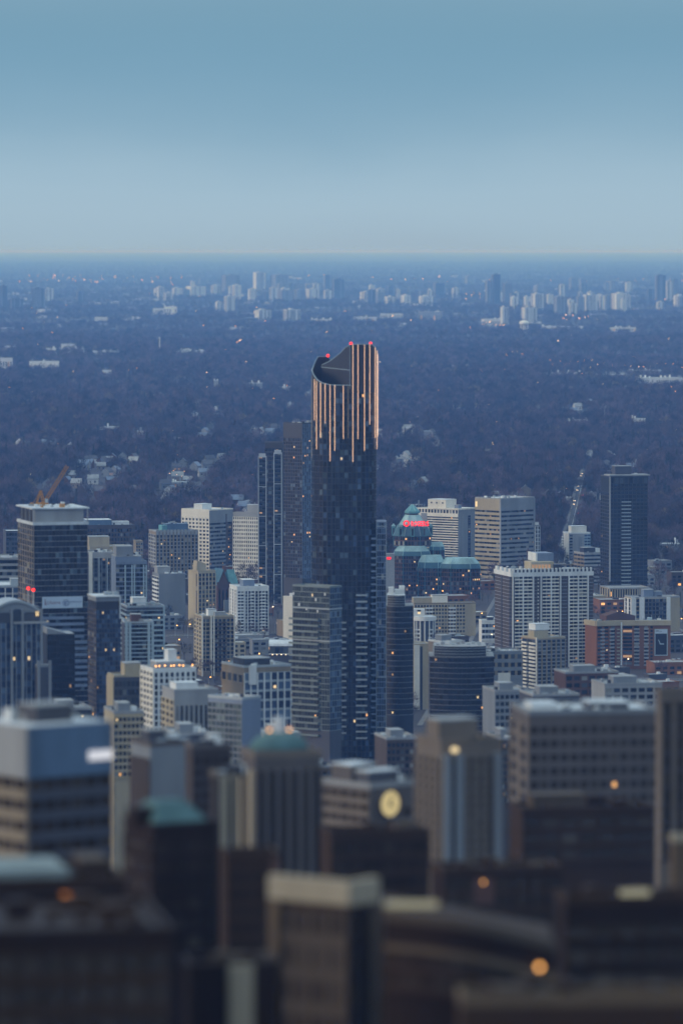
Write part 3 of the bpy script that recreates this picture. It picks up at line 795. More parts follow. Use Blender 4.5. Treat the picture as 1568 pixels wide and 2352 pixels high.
# ------------------------------------------------------------------ left side
B = Bld('banded_tower', 'dark glass tower under construction with pale floor lines and concrete top', 42, 78, 201, 1202, 2750, 16)
B.body('charcoal', roof='gravel', parapet=0)
nf = 34
B.facade('F', B.zr(1640), B.Ht-1, nf, 15, .07, .07, 'concrete', 'edge', so=.3, po=.12, lit=.008, glass='glasstower')
B.facade('L', B.zr(1640), B.Ht-1, nf, 7, .10, .16, 'tan', 'tan', so=.35, po=.25, lit=.01)
ph = B.zr(1167)
B.box('concrete_core', B.W*.02, B.W*.93, .6, B.D*.9, B.Ht, ph-.8, 'concrete'); B.box('core_recess', -.0, B.W*.015, 2, B.D*.85, B.Ht, ph-.9, 'charcoal')
B.box('top_slab', -1.2, B.W+1.0, -.6, B.D+.5, ph-.8, ph, 'paleroof'); B.box('transfer_slab', -.8, B.W+.5, -.8, B.D+.3, B.Ht-1.1, B.Ht+.5, 'paleroof')
for u in (-.6, B.W-.3): B.box('column', u, u+.6, -.4, .2, B.Ht+.5, ph-.8, 'concrete')
for u in (.2, .45, .7): B.box('column', -.7, -.3, u*B.D, u*B.D+.5, B.Ht+.5, ph-.8, 'concrete')
for i in range(12): B.face('F', 'balcony_band', B.W*.03, B.W*(.92 if i < 4 else .98), .36, 1.4, B.zr(1424+i*14.2), B.zr(1424+i*14.2)+1.5, 'bluegrey')
B.clutter(9, ph, 2.2, ('metal', 'white', 'crane', 'charcoal')); B.done()
BT = B
# banner on its front
u0, u1 = (95.6-78)/123*B.W, (188.6-78)/123*B.W; zb, zt = B.zr(1398), B.zr(1371.5)
bn = empty('banner', B.root.matrix_basis @ Vector((u0, -.75, zb)), B.a)
tag(bn, 'pale advertising banner with dark lettering on the dark banded tower', 'banner')
obj('cloth', cube('banner'), bn, (0, 0, 0), (u1-u0, .12, zt-zb))
BWd, BHt = u1-u0, zt-zb
def lettering(txt, x, z, wd, hh, mat, par, y=-.03, name='lettering'):
    me = text_mesh(txt, 1.0, mat, .02); xs_ = [v.co.x for v in me.vertices]; zs_ = [v.co.y for v in me.vertices]
    sx = wd/(max(xs_)-min(xs_)); sz = hh/(max(zs_)-min(zs_))
    o = obj(name, me, par, (x-min(xs_)*sx, y, z), (sx, sz, 1)); o.rotation_euler.x = math.pi/2
    return o
lettering('Lifetime', BWd*.125, BHt*.36, BWd*.33, BHt*.30, 'bannerwarm', bn)
lettering('CENTRECOURT', BWd*.685, BHt*.46, BWd*.29, BHt*.13, 'bannerblue', bn)
def ring_mesh(r0, r1, mat, n=32, a0=0.0, a1=2*math.pi, dp=.03):
    b = MB(); k = n
    vs = []
    for i in range(k+1):
        a = a0+(a1-a0)*i/k
        for r in (r0, r1): vs += [(r*math.cos(a), 0, r*math.sin(a)), (r*math.cos(a), -dp, r*math.sin(a))]
    fs = []
    for i in range(k):
        q = 4*i; fs += [(q+1, q+3, q+7, q+5), (q+3, q+2, q+6, q+7), (q, q+1, q+5, q+4)]
    b.raw(vs, fs, mat); return b
for r0, r1 in ((.30, .26), (.19, .15)): ring_mesh(BHt*r1, BHt*r0, 'bannerblue').build('logo_ring', bn, (BWd*.59, -.02, BHt*.45))
ring_mesh(BHt*.04, BHt*.10, 'bannerblue', 20, .7, 5.6).build('logo_ring', bn, (BWd*.59, -.02, BHt*.45))
obj('stripe', cube('bannerwarm'), bn, (BWd*.06, -.03, BHt*.30), (BWd*.022, .02, BHt*.5)); obj('stripe', cube('bannerwarm'), bn, (BWd*.09, -.03, BHt*.25), (BWd*.012, .02, BHt*.3))

# luffing crane on the banded tower
def crane():
    d = 2775; zb = ph + 0.2
    def P(px, py): return Vector((xat(px, d, 180), d, zat(py, d)))
    base = P(98, 1166); r = empty('tower_crane', base); r.location.z = zb
    tag(r, 'orange luffing crane with raised jib on top of the banded tower', 'crane')
    def lp(px, py): v = P(px, py)-base; v.z = zat(py, d)-zb; return v
    def lattice(nm, a, b, wd, th, seg):
        m = MB(); ax = (b-a).normalized(); s = Vector((0, 1, 0)); t = ax.cross(s).normalized()
        cs = [(s*x+t*y)*wd/2 for x in (-1, 1) for y in (-1, 1)]
        for c in cs: m.bar(a+c, b+c, th, 'crane', th, 4)
        for i in range(seg):
            p, q = a.lerp(b, i/seg), a.lerp(b, (i+1)/seg)
            for c1, c2 in ((0, 1), (1, 3), (3, 2), (2, 0)): m.bar(p+cs[c1], q+cs[c2], th*.7, 'crane', th*.7, 3)
        return m.build(nm, r)
    z0 = Vector((0, 0, 0))
    lattice('mast', z0, lp(98, 1157), 2.2, .22, 2)
    pl = MB(); p = lp(98, 1157); pl.box(p.x-3.2, p.x+3.2, -1.6, 1.6, p.z-.3, p.z+.7, 'crane'); pl.box(p.x+1.4, p.x+3.0, -2.4, -1.6, p.z+.7, p.z+2.8, 'metal'); pl.build('slewing_deck', r)
    lattice('jib', lp(101, 1155), lp(155, 1070), 1.7, .20, 16)
    lattice('a_frame', lp(100, 1155), lp(93, 1127), 1.2, .22, 5); lattice('a_frame', lp(84, 1156), lp(93, 1127), .7, .2, 5)
    lattice('counter_jib', lp(99, 1157), lp(72, 1163), 1.8, .22, 6)
    cw = MB(); q = lp(72, 1163); cw.box(q.x-1.5, q.x+1.2, -1.3, 1.3, q.z-1.2, q.z+1.4, 'concrete'); cw.build('counterweight', r)
    st = MB(); st.bar(lp(93, 1127), lp(148, 1081), .07, 'charcoal', .07, 3); st.bar(lp(93, 1127), lp(73, 1161), .16, 'crane', .16, 3); st.build('stay_cable', r)
crane()

B = Bld('arch_top_tower', 'grey tower with arched vault top and tall glazed bays by the picture edge', -40, -22, 95, 1397, 2450, 14)
B.body('slate', roof='darkroof', parapet=0)
B.facade('F', B.zr(1700), B.zr(1432), 18, 10, .12, .16, 'slate', 'greywall', so=.2, po=.7, lit=.012, glass='glassblue')
B.face('F', 'cornice', B.W*.45, B.W*1.14, -.2, 1.6, B.zr(1434), B.zr(1429), 'concrete')
for u in (.02, .385, .60, .97): B.face('F', 'pier', u*B.W, u*B.W+1.2, .3, 1.5, 0, B.zr(1400), 'greywall')
ar = MB(); n = 20; vs = []
for i in range(n+1):
    t = i/n; u = t*B.W; z = B.Ht - 1.5 + 5.2*math.sin(math.pi*t)
    vs += [(u, -.8, z), (u, B.D, z), (u, -.8, z-1.2), (u, B.D, z-1.2)]
ar.raw(vs, [f for i in range(n) for f in ((4*i, 4*i+4, 4*i+5, 4*i+1), (4*i+2, 4*i+6, 4*i+4, 4*i))], 'metal'); ar.build('vault_roof', B.root)
tp = MB(); tp.raw([(0, -.1, B.Ht-2)] + [(B.W*i/n, -.1, B.Ht-2.6+5.0*math.sin(math.pi*i/n)) for i in range(n+1)] + [(B.W, -.1, B.Ht-2)], [tuple(range(n+3))], 'greywall'); tp.build('tympanum', B.root)
aw = MB(); aw.raw([(-3, 0, 0), (3, 0, 0)] + [(3*math.cos(math.pi*i/10), 0, 4+2*math.sin(math.pi*i/10)) for i in range(11)], [tuple(range(13))], 'glass'); aw.build('arched_window', B.root, (B.W*.52, -1.0, B.zr(1428)))
for i in (0, 1): B.face('F', 'window', B.W*(.885+.035*i), B.W*(.908+.035*i), .5, .6, B.zr(1417), B.zr(1406), 'lityellow')
B.mast(.80, .35, zat(1358, 2450)-B.zt, mat='white', lamp='beacon'); B.mast(.885, .25, zat(1361, 2450)-B.zt, mat='white', lamp='beacon'); B.clutter(4)
tr = B.box('turret', B.W*.86, B.W*1.14, -6, -1, 0, B.zr(1528), 'slate')
for u in (.87, 1.09): B.box('pinnacle', u*B.W, u*B.W+1.4, -6.8, -5.6, 0, B.zr(1518), 'greywall')
B.box('turret_cap', B.W*.86, B.W*1.14, -6.4, -1, B.zr(1533), B.zr(1528)+.2, 'greywall'); B.done()

B = Bld('black_office', 'plain black glass office block with slanted pale roof edge', 96, 108, 172, 1457, 2520, 12)
B.body('black', roof='gravel', parapet=0)
B.facade('F', B.zr(1640), B.Ht-.5, 13, 9, .2, .06, 'black', 'black', so=.08, po=.1, lit=.015, litm=('litdim',), glass='glassblack')
wd = MB(); wd.raw([(0, -.2, B.Ht), (B.W*.75, -.2, B.Ht), (0, B.D, B.Ht+.3), (B.W*.75, B.D, B.Ht+.3), (0, -.2, B.Ht+3.2), (0, B.D, B.Ht+3.2)], [(0, 1, 4), (4, 1, 3, 5), (0, 4, 5, 2)], 'greywall'); wd.build('slanted_roof', B.root); B.done()

B = Bld('glass_condominium', 'grey glass tower with pale-framed concrete roof box', 202, 221, 277, 1382, 2600, 15)
B.body('charcoal', roof='gravel', parapet=0)
B.facade('F', B.zr(1660), B.Ht-4.5, 24, 9, .16, .12, 'slate', 'slate', so=.2, po=.2, lit=.02, glass='glassblue')
B.facade('L', B.zr(1660), B.Ht-4.5, 24, 4, .2, .2, 'brown', 'brown', so=.2, po=.2, lit=.03)
B.box('roof_box', 0, B.W*.93, .3, B.D, B.Ht-4, B.Ht+2.2, 'greywall'); B.box('roof', -.4, B.W, -.4, B.D+.3, B.Ht+2.2, B.Ht+2.8, 'paleroof')
B.face('F', 'frame_post', B.W*.95, B.W*1.0, -.3, .6, B.Ht-9, B.Ht+2.2, 'paleroof'); B.clutter(4, B.Ht+2.8); B.done()

B = Bld('white_edge_apartments', 'grid-fronted apartment tower with one tall white edge pier', 203, 206, 262, 1272, 3350, 8, D=25)
B.body('charcoal', roof='gravel', pmat='concrete')
B.facade('F', B.zr(1400), B.Ht-2.5, 13, 6, .24, .16, 'slate', 'greywall', so=.3, po=.4, lit=.03)
B.face('F', 'pier', -.6, 1.8, .1, 1.0, 0, B.Ht+1, 'cream'); B.face('F', 'cornice', 0, B.W, .1, .8, B.Ht-3, B.Ht+.6, 'concrete')
for u in (.36, .70): B.face('F', 'pier', u*B.W, u*B.W+.7, .2, .9, 0, B.Ht-2.5, 'metal')
B.clutter(5); B.done()

B = Bld('blue_condominium', 'blue-grey stepped apartment tower with pale blue vertical strips', 261, 266, 337, 1293, 3260, 9, D=28)
B.body('bluegrey', roof='gravel')
B.facade('F', B.zr(1420), B.Ht-1, 12, 9, .3, .15, 'bluegrey', 'slate', so=.25, po=.2, lit=.012, glass='glass')
B.pent(.0, .85, .1, .9, 3.6, 'bluegrey'); B.pent(.04, .58, .15, .8, 10, 'greywall')
for u in (.28, .50, .58, .88, .96): B.face('F', 'pier', u*B.W, u*B.W+.8, .15, .9, B.zr(1420), B.Ht-1.5, 'paleline')
B.clutter(6, B.Ht+4); B.done()

B = Bld('white_band_apartments', 'white-banded balcony apartment block left of the beige towers', 278, 292, 378, 1396, 3050, 11)
B.body('slate', roof='darkroof', pmat='metal')
B.facade('F', B.zr(1510), B.Ht-2, 9, 9, .36, .12, 'paleline', 'slate', so=.6, po=.2, lit=.02)
B.facade('L', B.zr(1510), B.Ht-2, 9, 3, .36, .15, 'paleline', 'slate', so=.5, lit=.02)
B.face('F', 'pier', B.W-1.0, B.W, .1, 1.2, 0, B.Ht+1, 'paleline')
for u in (.05, .25, .5, .72): B.face('F', 'pergola_frame', u*B.W, u*B.W+.3, -1, .8, B.Ht, B.Ht+3, 'paleline'); 
B.face('F', 'pergola_beam', .05*B.W, .75*B.W, .3, .8, B.Ht+2.6, B.Ht+3, 'paleline')
B.pent(.2, .55, .3, .7, 5, 'white', 'paleroof'); B.clutter(8); B.done()

B = Bld('white_pier_apartments', 'small white-framed apartment block in front of the banded balcony block', 281, 286, 352, 1432, 2900, 8, D=18)
B.body('slate', roof='gravel', pmat='metal')
B.facade('F', B.zr(1520), B.Ht-1, 9, 8, .25, .12, 'paleline', 'slate', so=.3, po=.2, lit=.04)
for u in (.02, .14, .80, .93): B.face('F', 'pier', u*B.W, u*B.W+1.5, .2, 1.0, 0, B.Ht+.5, 'paleline')
B.pent(.25, .6, .2, .6, 4.5, 'darkbrick', 'gravel'); B.clutter(4); B.done()

B = Bld('brown_office', 'dark brown brick office range behind the banded tower', 196, 200, 310, 1208, 4800, 10, D=40)
B.body('brown', roof='darkroof', parapet=.8)
B.facade('F', B.zr(1300), B.Ht-3, 8, 16, .35, .35, 'brown', 'brown', lit=.03)
B.pent(.0, .52, .1, .7, 5, 'bluepanel', 'paleroof'); B.pent(.55, .9, .2, .5, 3, 'white', 'paleroof'); B.clutter(5); B.done()
B = Bld('tan_hall', 'tan stepped low building in front of the brown brick office range', 203, 206, 292, 1258, 4500, 9, D=30)
B.body('beige', roof='gravel'); B.facade('F', 3, B.Ht-5, 4, 8, .4, .3, 'beige', 'beige', lit=.02)
B.pent(0, .55, .2, .8, 9, 'beige', 'gravel'); B.done()
B = Bld('narrow_tan_apartments', 'narrow tan apartment block behind the blue-grey stepped tower', 309, 312, 328, 1245, 4600, 9, D=20)
B.body('tan'); B.facade('F', B.zr(1310), B.Ht-1, 9, 3, .4, .35, 'tan', 'concrete', lit=.02); B.done()
B = Bld('strip_office', 'low office block with pale horizontal strips beside the banded tower', -60, -56, 47, 1285, 3300, 7, D=40)
B.body('charcoal', roof='gravel', pmat='concrete'); B.facade('F', B.zr(1370), B.Ht-.5, 6, 10, .42, .06, 'concrete', 'charcoal', so=.5, lit=.04); B.clutter(6); B.done()
B = Bld('terrace_office', 'lower terraced office with blue glazing strips under the strip office', -60, -56, 46, 1349, 3000, 7, D=40)
B.body('slate', roof='paleroof', pmat='metal'); B.facade('F', B.zr(1430), B.Ht-.5, 5, 6, .3, .12, 'concrete', 'white', so=.5, po=.6, lit=.02, glass='glassblue'); B.pent(.8, 1, .1, .4, 4, 'metal'); B.done()
B = Bld('grey_back_office', 'grey banded office peeking out behind the banded tower', 10, 14, 52, 1222, 4300, 9, D=30)
B.body('slate', roof='paleroof'); B.facade('F', B.zr(1310), B.Ht-1, 8, 6, .4, .1, 'slate', 'slate', lit=.01); B.done()

# ------------------------------------------------------------------ right side: copper-roofed complex
def octagon(rx, ry, cx=0, cy=0, k=.42):
    return [(cx+rx*x, cy+ry*y) for x, y in ((-k, -1), (k, -1), (1, -k), (1, k), (k, 1), (-k, 1), (-1, k), (-1, -k))]
def copper_complex():
    d = 4520.0; x0 = xat(947, d, 60); zb = prof(d)-3
    root = empty('copper_roof_offices', (x0, d, zb))
    tag(root, 'brick office complex with glazed octagonal bays and pale green copper hip roofs', 'building')
    FOOT.append((x0+25, d+10, 55))
    def lx(px): return xat(px, d, 50)-x0
    def lz(py): return zat(py, d)-zb
    R = random.Random(3); panes = [0]; field = MB()
    def storeys(pl, z0, z1, n, glass, nb=4, lit=.08, frame='copperdark', wall='darkbrick', frac=.25):
        b = MB(); b.prism(pl, z0, z1, wall); b.build('wall', root)
        for e in range(8):
            p, q = Vector((*pl[e], 0)), Vector((*pl[(e+1) % 8], 0)); v = q-p; ln = v.length; v.normalize(); nm = Vector((v.y, -v.x, 0))
            if nm.y > .3: continue
            ang = math.atan2(v.y, v.x); k = max(1, round(nb*ln/12))
            for i in range(n):
                for j in range(k):
                    h = (z1-z0)/n; m = glass; lt = R.random() < lit
                    a = p + v*(ln*(j+frac/2)/k) - nm*.0; z = z0+i*h+h*frac
                    if lt: obj('lit_pane', cube(R.choice(LIT)), root, (a.x+nm.x*.14+v.x*.2, a.y+nm.y*.14+v.y*.2, z+.3), (min(1.6, ln/k*.5), .1, h*.35), ang)
                    if panes[0] < 280: panes[0] += 1; obj('window', cube(m), root, (a.x+nm.x*.08, a.y+nm.y*.08, z), (ln/k*(1-frac), .12, h*(1-frac)), ang)
                    else:
                        c = a+v*ln/k*(1-frac); o = nm*.1
                        field.raw([a+o+Vector((0,0,z)), c+o+Vector((0,0,z)), c+o+Vector((0,0,z+h*(1-frac))), a+o+Vector((0,0,z+h*(1-frac)))], [(0,1,2,3)], m)
            for s in (p,): obj('corner_post', cube(frame), root, (s.x-.35, s.y-.35, z0), (.7, .7, z1-z0+.1))
            for i in (0, n): obj('cornice', cube(frame), root, (p.x+nm.x*.25, p.y+nm.y*.25, z0+(z1-z0)*i/n-.3), (ln, .25, .6), ang)
    def hip(pl, z0, pl2, z1, m):
        b = MB(); b.frustum(pl, z0, pl2, z1, m); o = b.build('copper_roof', root)
        for e in range(8):
            r = MB(); r.bar((*pl[e], z0+.1), (*pl2[e], z1+.1), .28, 'copperpale', .28, 4); r.build('roof_rib', o)
        return o
    c0 = lx(947); w0 = (lx(993.5)-lx(901))/2
    cy = w0
    # top octagon with dormers, skirt roof, lantern and spire
    storeys(octagon(w0*.93, w0*.93, c0, cy), lz(1256), lz(1232), 2, 'glass', 4, .12)
    hip(octagon(w0*.96, w0*.96, c0, cy), lz(1232), octagon(w0*.72, w0*.72, c0, cy), lz(1208), 'copperdark')
    hip(octagon(w0*.66, w0*.66, c0, cy), lz(1208), octagon(w0*.36, w0*.36, c0, cy), lz(1184.5), 'copperpale')
    b = MB(); b.prism(octagon(w0*.30, w0*.30, c0, cy), lz(1184.5), lz(1181), 'black'); b.build('lantern', root)
    b = MB(); b.prism(octagon(w0*.38, w0*.38, c0, cy), lz(1181), lz(1176.5), 'copper'); b.build('lantern_ring', root)
    hip(octagon(w0*.36, w0*.36, c0, cy), lz(1176.5), octagon(w0*.05, w0*.05, c0, cy), lz(1161.5), 'copper')
    for e, (ux, uy) in enumerate(((-.98, .1), (-.62, -.72), (0, -.98), (.62, -.72), (.98, .1))):
        px_, py_ = c0+ux*w0*.95, cy+uy*w0*.95
        b = MB(); b.box(-1.7, 1.7, -1.2, 2.6, 0, 8.5, 'copper'); b.raw([(-2.1, -1.5, 8.5), (2.1, -1.5, 8.5), (0, -1.5, 11), (-2.1, 3, 8.5), (2.1, 3, 8.5), (0, 3, 11)], [(0, 1, 2), (1, 4, 5, 2), (0, 2, 5, 3), (3, 5, 4)], 'copperpale')
        o = b.build('dormer', root, (px_, py_, lz(1233)))
        obj('window', cube('glass'), o, (-.8, -1.3, 1), (1.6, .15, 6))
    # tiers
    def tier(xa, xb, ye, yt, ybase, fy, n, glass, lit):
        c, wv = (lx(xa)+lx(xb))/2, (lx(xb)-lx(xa))/2; cyy = wv*.75+fy
        storeys(octagon(wv*.96, wv*.72, c, cyy, .5), lz(ybase), lz(ye), n, glass, 5, lit)
        hip(octagon(wv, wv*.76, c, cyy, .5), lz(ye), octagon(wv*.93, wv*.68, c, cyy, .5), lz(ye-(ye-yt)*.45), 'copperdark')
        return hip(octagon(wv*.93, wv*.68, c, cyy, .5), lz(ye-(ye-yt)*.45), octagon(wv*.68, wv*.45, c, cyy, .5), lz(yt), 'copperpale')
    tier(903, 989, 1276, 1254, 1385, -6, 12, 'glass', .06)
    tier(958, 1022, 1303, 1274, 1385, -14, 8, 'glass', .06)
    tier(1009, 1103, 1303, 1280, 1385, -20, 8, 'glass', .055)
    tier(985, 1021, 1265, 1247, 1300, 8, 2, 'glass', .03)
    field.build('window_field', root, stuff=True)
    # roof sign: ring logo and letters, standing in front of the skirt roof
    s0 = xat(926, d, 50); s = empty('roof_sign', (s0, d-3.5, zat(1207.5, d)))
    tag(s, 'glowing red roof sign with ring logo on the copper-roofed offices', 'sign')
    hh = zat(1195, d)-zat(1206.5, d); full = xat(985, d, 50)-s0
    ring_mesh(hh*.34, hh*.62, 'signred', 28, dp=.6).build('logo_ring', s, (hh*.6, 0, hh*.5))
    x = full*.30; lw = full*.70/6
    for ch in 'ROGERS':
        me = text_mesh(ch, 1, 'signred', .12, .028); vx = [v.co.x for v in me.vertices]; vz = [v.co.y for v in me.vertices]
        o = obj('letter', me, s, (x-min(vx)*lw*.88/(max(vx)-min(vx)), -.2, 0), (lw*.88/(max(vx)-min(vx)), hh/(max(vz)-min(vz)), 2)); o.rotation_euler.x = math.pi/2
        x += lw
    fr = MB(); fr.box(-.2, full, .5, .8, hh*.15, hh*.22, 'black'); fr.box(-.2, full, .5, .8, hh*.8, hh*.87, 'black')
    for i in range(6): fr.box(full*i/5-.1, full*i/5+.1, .5, .8, -1.5, hh, 'black')
    fr.build('sign_frame', s)
copper_complex()
# small red sign just right of the curved tower's slab
d = 4500; s = empty('wall_sign', (xat(888, d, 40), d, zat(1287, d))); tag(s, 'small glowing red sign on grey wall right beside the curved tower', 'sign')
W = xat(898.5, d, 40)-xat(888, d, 40)
obj('backing', cube('concrete'), s, (-1, 1.0, -14-zat(1287, d)+prof(d)), (W+4, 8, 20+zat(1287, d)-prof(d))); obj('panel', cube('signred'), s, (0, .6, .8), (W*.9, .3, 2.0))

B = Bld('white_hotel', 'white hotel slab with balcony bands and roof house behind the copper roofs', 954, 1052, 1102, 1172, 5000, 52)
B.body('greywall', roof='paleroof', pmat='cream')  # west light on the left wall and shade on the front set by colour
B.facade('L', B.zr(1290), B.Ht-7, 18, 12, .42, .07, 'cream', 'slate', u0=0, u1=B.D*.72, so=.6, po=.15, lit=.01)
B.facade('L', B.zr(1290), B.Ht-7, 18, 3, .42, .07, 'cream', 'slate', u0=B.D*.86, u1=B.D, so=.6, po=.15, lit=.01)
B.face('L', 'stair_panel', B.D*.72, B.D*.86, 0, .9, 0, B.Ht-4, 'greywall'); B.face('L', 'cornice', 0, B.D, 0, .7, B.Ht-7, B.Ht-3.4, 'cream')
B.facade('L', B.Ht-3.4, B.Ht, 1, 14, 0, .3, 'cream', 'cream', lit=.2, po=.3)
B.facade('F', B.zr(1290), B.Ht-6, 18, 1, .3, .1, 'slate', 'slate', u0=B.W*.44, u1=B.W*.56, lit=.02)
for u in (.2, .78): B.face('F', 'groove', u*B.W, u*B.W+.4, 0, .12, 0, B.Ht-4, 'concrete')
B.box('canopy_roof', -.8, B.W*.8, -.6, B.D*.6, B.Ht+.4, B.Ht+1.6, 'cream'); B.pent(.02, .5, .30, .72, 9.5, 'cream', 'paleroof'); B.pent(.1, .25, .05, .14, 4.5, 'bluegrey'); 
for u in (.36, .5, .62): B.box('vent', -.06, .6, u*B.D, u*B.D+1.2, B.Ht+6, B.Ht+7.4, 'black')
B.clutter(5); B.done()

B = Bld('brown_band_office', 'broad grey-brown office tower with continuous dark window bands', 1091, 1150, 1227, 1147, 4760, 43)
B.body('concrete', roof='paleroof', pmat='concrete'); B.wall.data = cube('greywall')
nb = 15  # same bands on both walls: beige as sunlit, grey as shaded, by colour
B.facade('L', B.zr(1330), B.Ht-11, nb, 11, .58, .04, 'beige', 'brown', so=.5, po=.05, lit=.06, litm=('litwarm', 'litdim', 'litdim'))
B.facade('F', B.zr(1330), B.Ht-11, nb, 12, .55, .04, 'greywall', 'brown', so=.5, po=.05, lit=.03, litm=('litdim',))
B.face('L', 'crown_panel', 0, B.D, 0, .52, B.Ht-10.6, B.Ht, 'beige'); B.face('F', 'crown_panel', 0, B.W, 0, .52, B.Ht-10.6, B.Ht, 'greywall')
B.face('L', 'corner_post', -.5, 1.2, 0, .9, 0, B.Ht, 'concrete'); B.face('F', 'corner_post', B.W-1.6, B.W+.2, 0, .9, 0, B.Ht, 'greywall')
B.face('L', 'wall_sign', B.D*.90, B.D*.97, .6, .8, B.Ht-8, B.Ht-3, 'lityellow')
B.clutter(8); [B.mast(.55+.05*i, .4, 4+(i % 3)) for i in range(6)]; B.done()
B = Bld('narrow_white_tower', 'very narrow white-framed tower attached beyond the grey-brown banded office', 1225, 1229, 1240, 1207, 4900, 15, D=12)
B.body('greywall', roof='paleroof', parapet=.6); B.facade('F', B.zr(1290), B.Ht-1, 9, 2, .25, .3, 'metal', 'white', lit=.02, po=.4); B.pent(.1, .8, .1, .6, 2.5, 'white'); B.done()

B = Bld('crenellated_apartments', 'wide dark brick apartment slab with white balcony ladders and white crenellated roofline', 1136, 1176, 1362, 1322, 3764, 15)
B.body('brown', roof='gravel', parapet=0)
nf = 25; ztop = B.Ht-1.0
for f, a, b, n in (('F', .03, .245, 4), ('F', .31, .325, 1), ('F', .37, .575, 4), ('F', .70, .92, 4)):
    B.facade(f, 2, ztop, nf, n, .36, .08, 'cream', 'cream', u0=a*B.W, u1=b*B.W, so=.9, po=.2, lit=.02, litm=('litwarm', 'litdim'), cparts=True)
for u in (.0, .125, .25, .345, .47, .585, .69, .805, .925): B.face('F', 'pier', u*B.W, u*B.W+.9, .1, 1.1, 0, B.Ht, 'white')
for (a, b) in ((.26, .30), (.60, .68), (.94, 1.0)):
    for i in range(nf): B.face('F', 'slab_edge', a*B.W, b*B.W, .0, .25, 2+i*(ztop-2)/nf, 2.25+i*(ztop-2)/nf, 'metal')
for (a, b) in ((.02, .55), (.62, .98)):
    for i in range(nf): B.face('L', 'slab_edge', a*B.D, b*B.D, 0, .3, 2+i*(ztop-2)/nf, 2.25+i*(ztop-2)/nf, 'metal')
B.facade('L', 2, ztop, nf, 2, .35, .2, 'slate', 'slate', u0=.02*B.D, u1=.15*B.D, lit=.01, parts=False)
B.face('L', 'slate_panel', .57*B.D, .61*B.D, .0, .5, 0, ztop, 'slate')
B.face('F', 'frieze', 0, B.W, .0, 1.0, B.Ht-1, B.Ht+2.2, 'white'); B.face('L', 'frieze', 0, B.D, 0, 1.0, B.Ht-1, B.Ht+2.2, 'white')
for i in range(21):
    B.face('F', 'merlon', (i+.1)*B.W/21, (i+.55)*B.W/21, -.3, 1.1, B.Ht+2.2, B.Ht+5.2, 'white')
    B.face('F', 'clerestory', (i+.55)*B.W/21, (i+1.1)*B.W/21, -.6, .4, B.Ht+2.2, B.Ht+4.2, 'charcoal')
for i in range(4): B.face('L', 'merlon', (i+.1)*B.D/4, (i+.6)*B.D/4, -.3, 1.1, B.Ht+2.2, B.Ht+5, 'white')
B.box('roof', 1, B.W-1, 1, B.D-1, B.Ht+2.0, B.Ht+2.6, 'gravel')
B.box('penthouse', B.W*.30, B.W*.58, B.D*.3, B.D*.7, B.Ht+2.6, B.Ht+9, 'beige'); B.box('penthouse', B.W*.57, B.W*.66, B.D*.25, B.D*.6, B.Ht+2.6, B.Ht+7, 'charcoal')
B.box('penthouse', B.W*.42, B.W*.62, B.D*.5, B.D*.95, B.Ht+9, B.Ht+15, 'bluegrey'); B.box('penthouse_wall', B.W*.40, B.W*.419, B.D*.5, B.D*.95, B.Ht+9, B.Ht+15.2, 'white')
for i in range(6): B.box('window', B.W*(.31+.04*i), B.W*(.335+.04*i), B.D*.3-.1, B.D*.3, B.Ht+4, B.Ht+7, 'litdim')
B.clutter(10, B.Ht+2.6); B.done()

B = Bld('dark_slab_tower', 'black tower with thin white frame line and a ladder of pale balconies', 1379, 1399, 1487, 1096, 4450, 12)
B.body('black', roof='darkroof', pmat='slate')
B.facade('F', B.zr(1370), B.Ht-6, 30, 10, .22, .12, 'edge', 'edge', so=.15, po=.12, lit=.012, glass='glassblack')
B.facade('L', B.zr(1370), B.Ht-14, 29, 4, .22, .15, 'edge', 'edge', so=.15, po=.12, lit=.01, glass='glassblack')
B.face('F', 'frame_post', -.2, 1.0, .2, 1.3, B.zr(1336), B.Ht+.6, 'concrete'); B.box('frame_slab', -.2, B.W*1.05, -1.4, B.D*.6, B.Ht+1.0, B.Ht+2.2, 'concrete')
B.facade('F', B.Ht-6, B.Ht-.5, 1, 8, 0, .3, 'edge', 'edge', lit=0, po=.5)
u0, u1 = (1427-1399)/88*B.W, (1448-1399)/88*B.W
B.balconies('F', u0, u1, B.zr(1344), B.zr(1146), 24, 1.8, .95, 'metal')
B.pent(.2, .62, .2, .6, 9, 'slate', 'gravel'); B.clutter(4); B.done()
B = Bld('heritage_podium', 'low brown stone podium with columns under the black slab tower', 1378, 1400, 1492, 1353, 4400, 12)
B.body('tan', roof='gravel', pmat='concrete'); B.facade('F', .6, B.Ht-.5, 2, 16, .25, .4, 'tan', 'beige', po=.6, lit=.01); B.facade('L', .6, B.Ht-.5, 2, 4, .25, .4, 'tan', 'beige', lit=0); B.done()

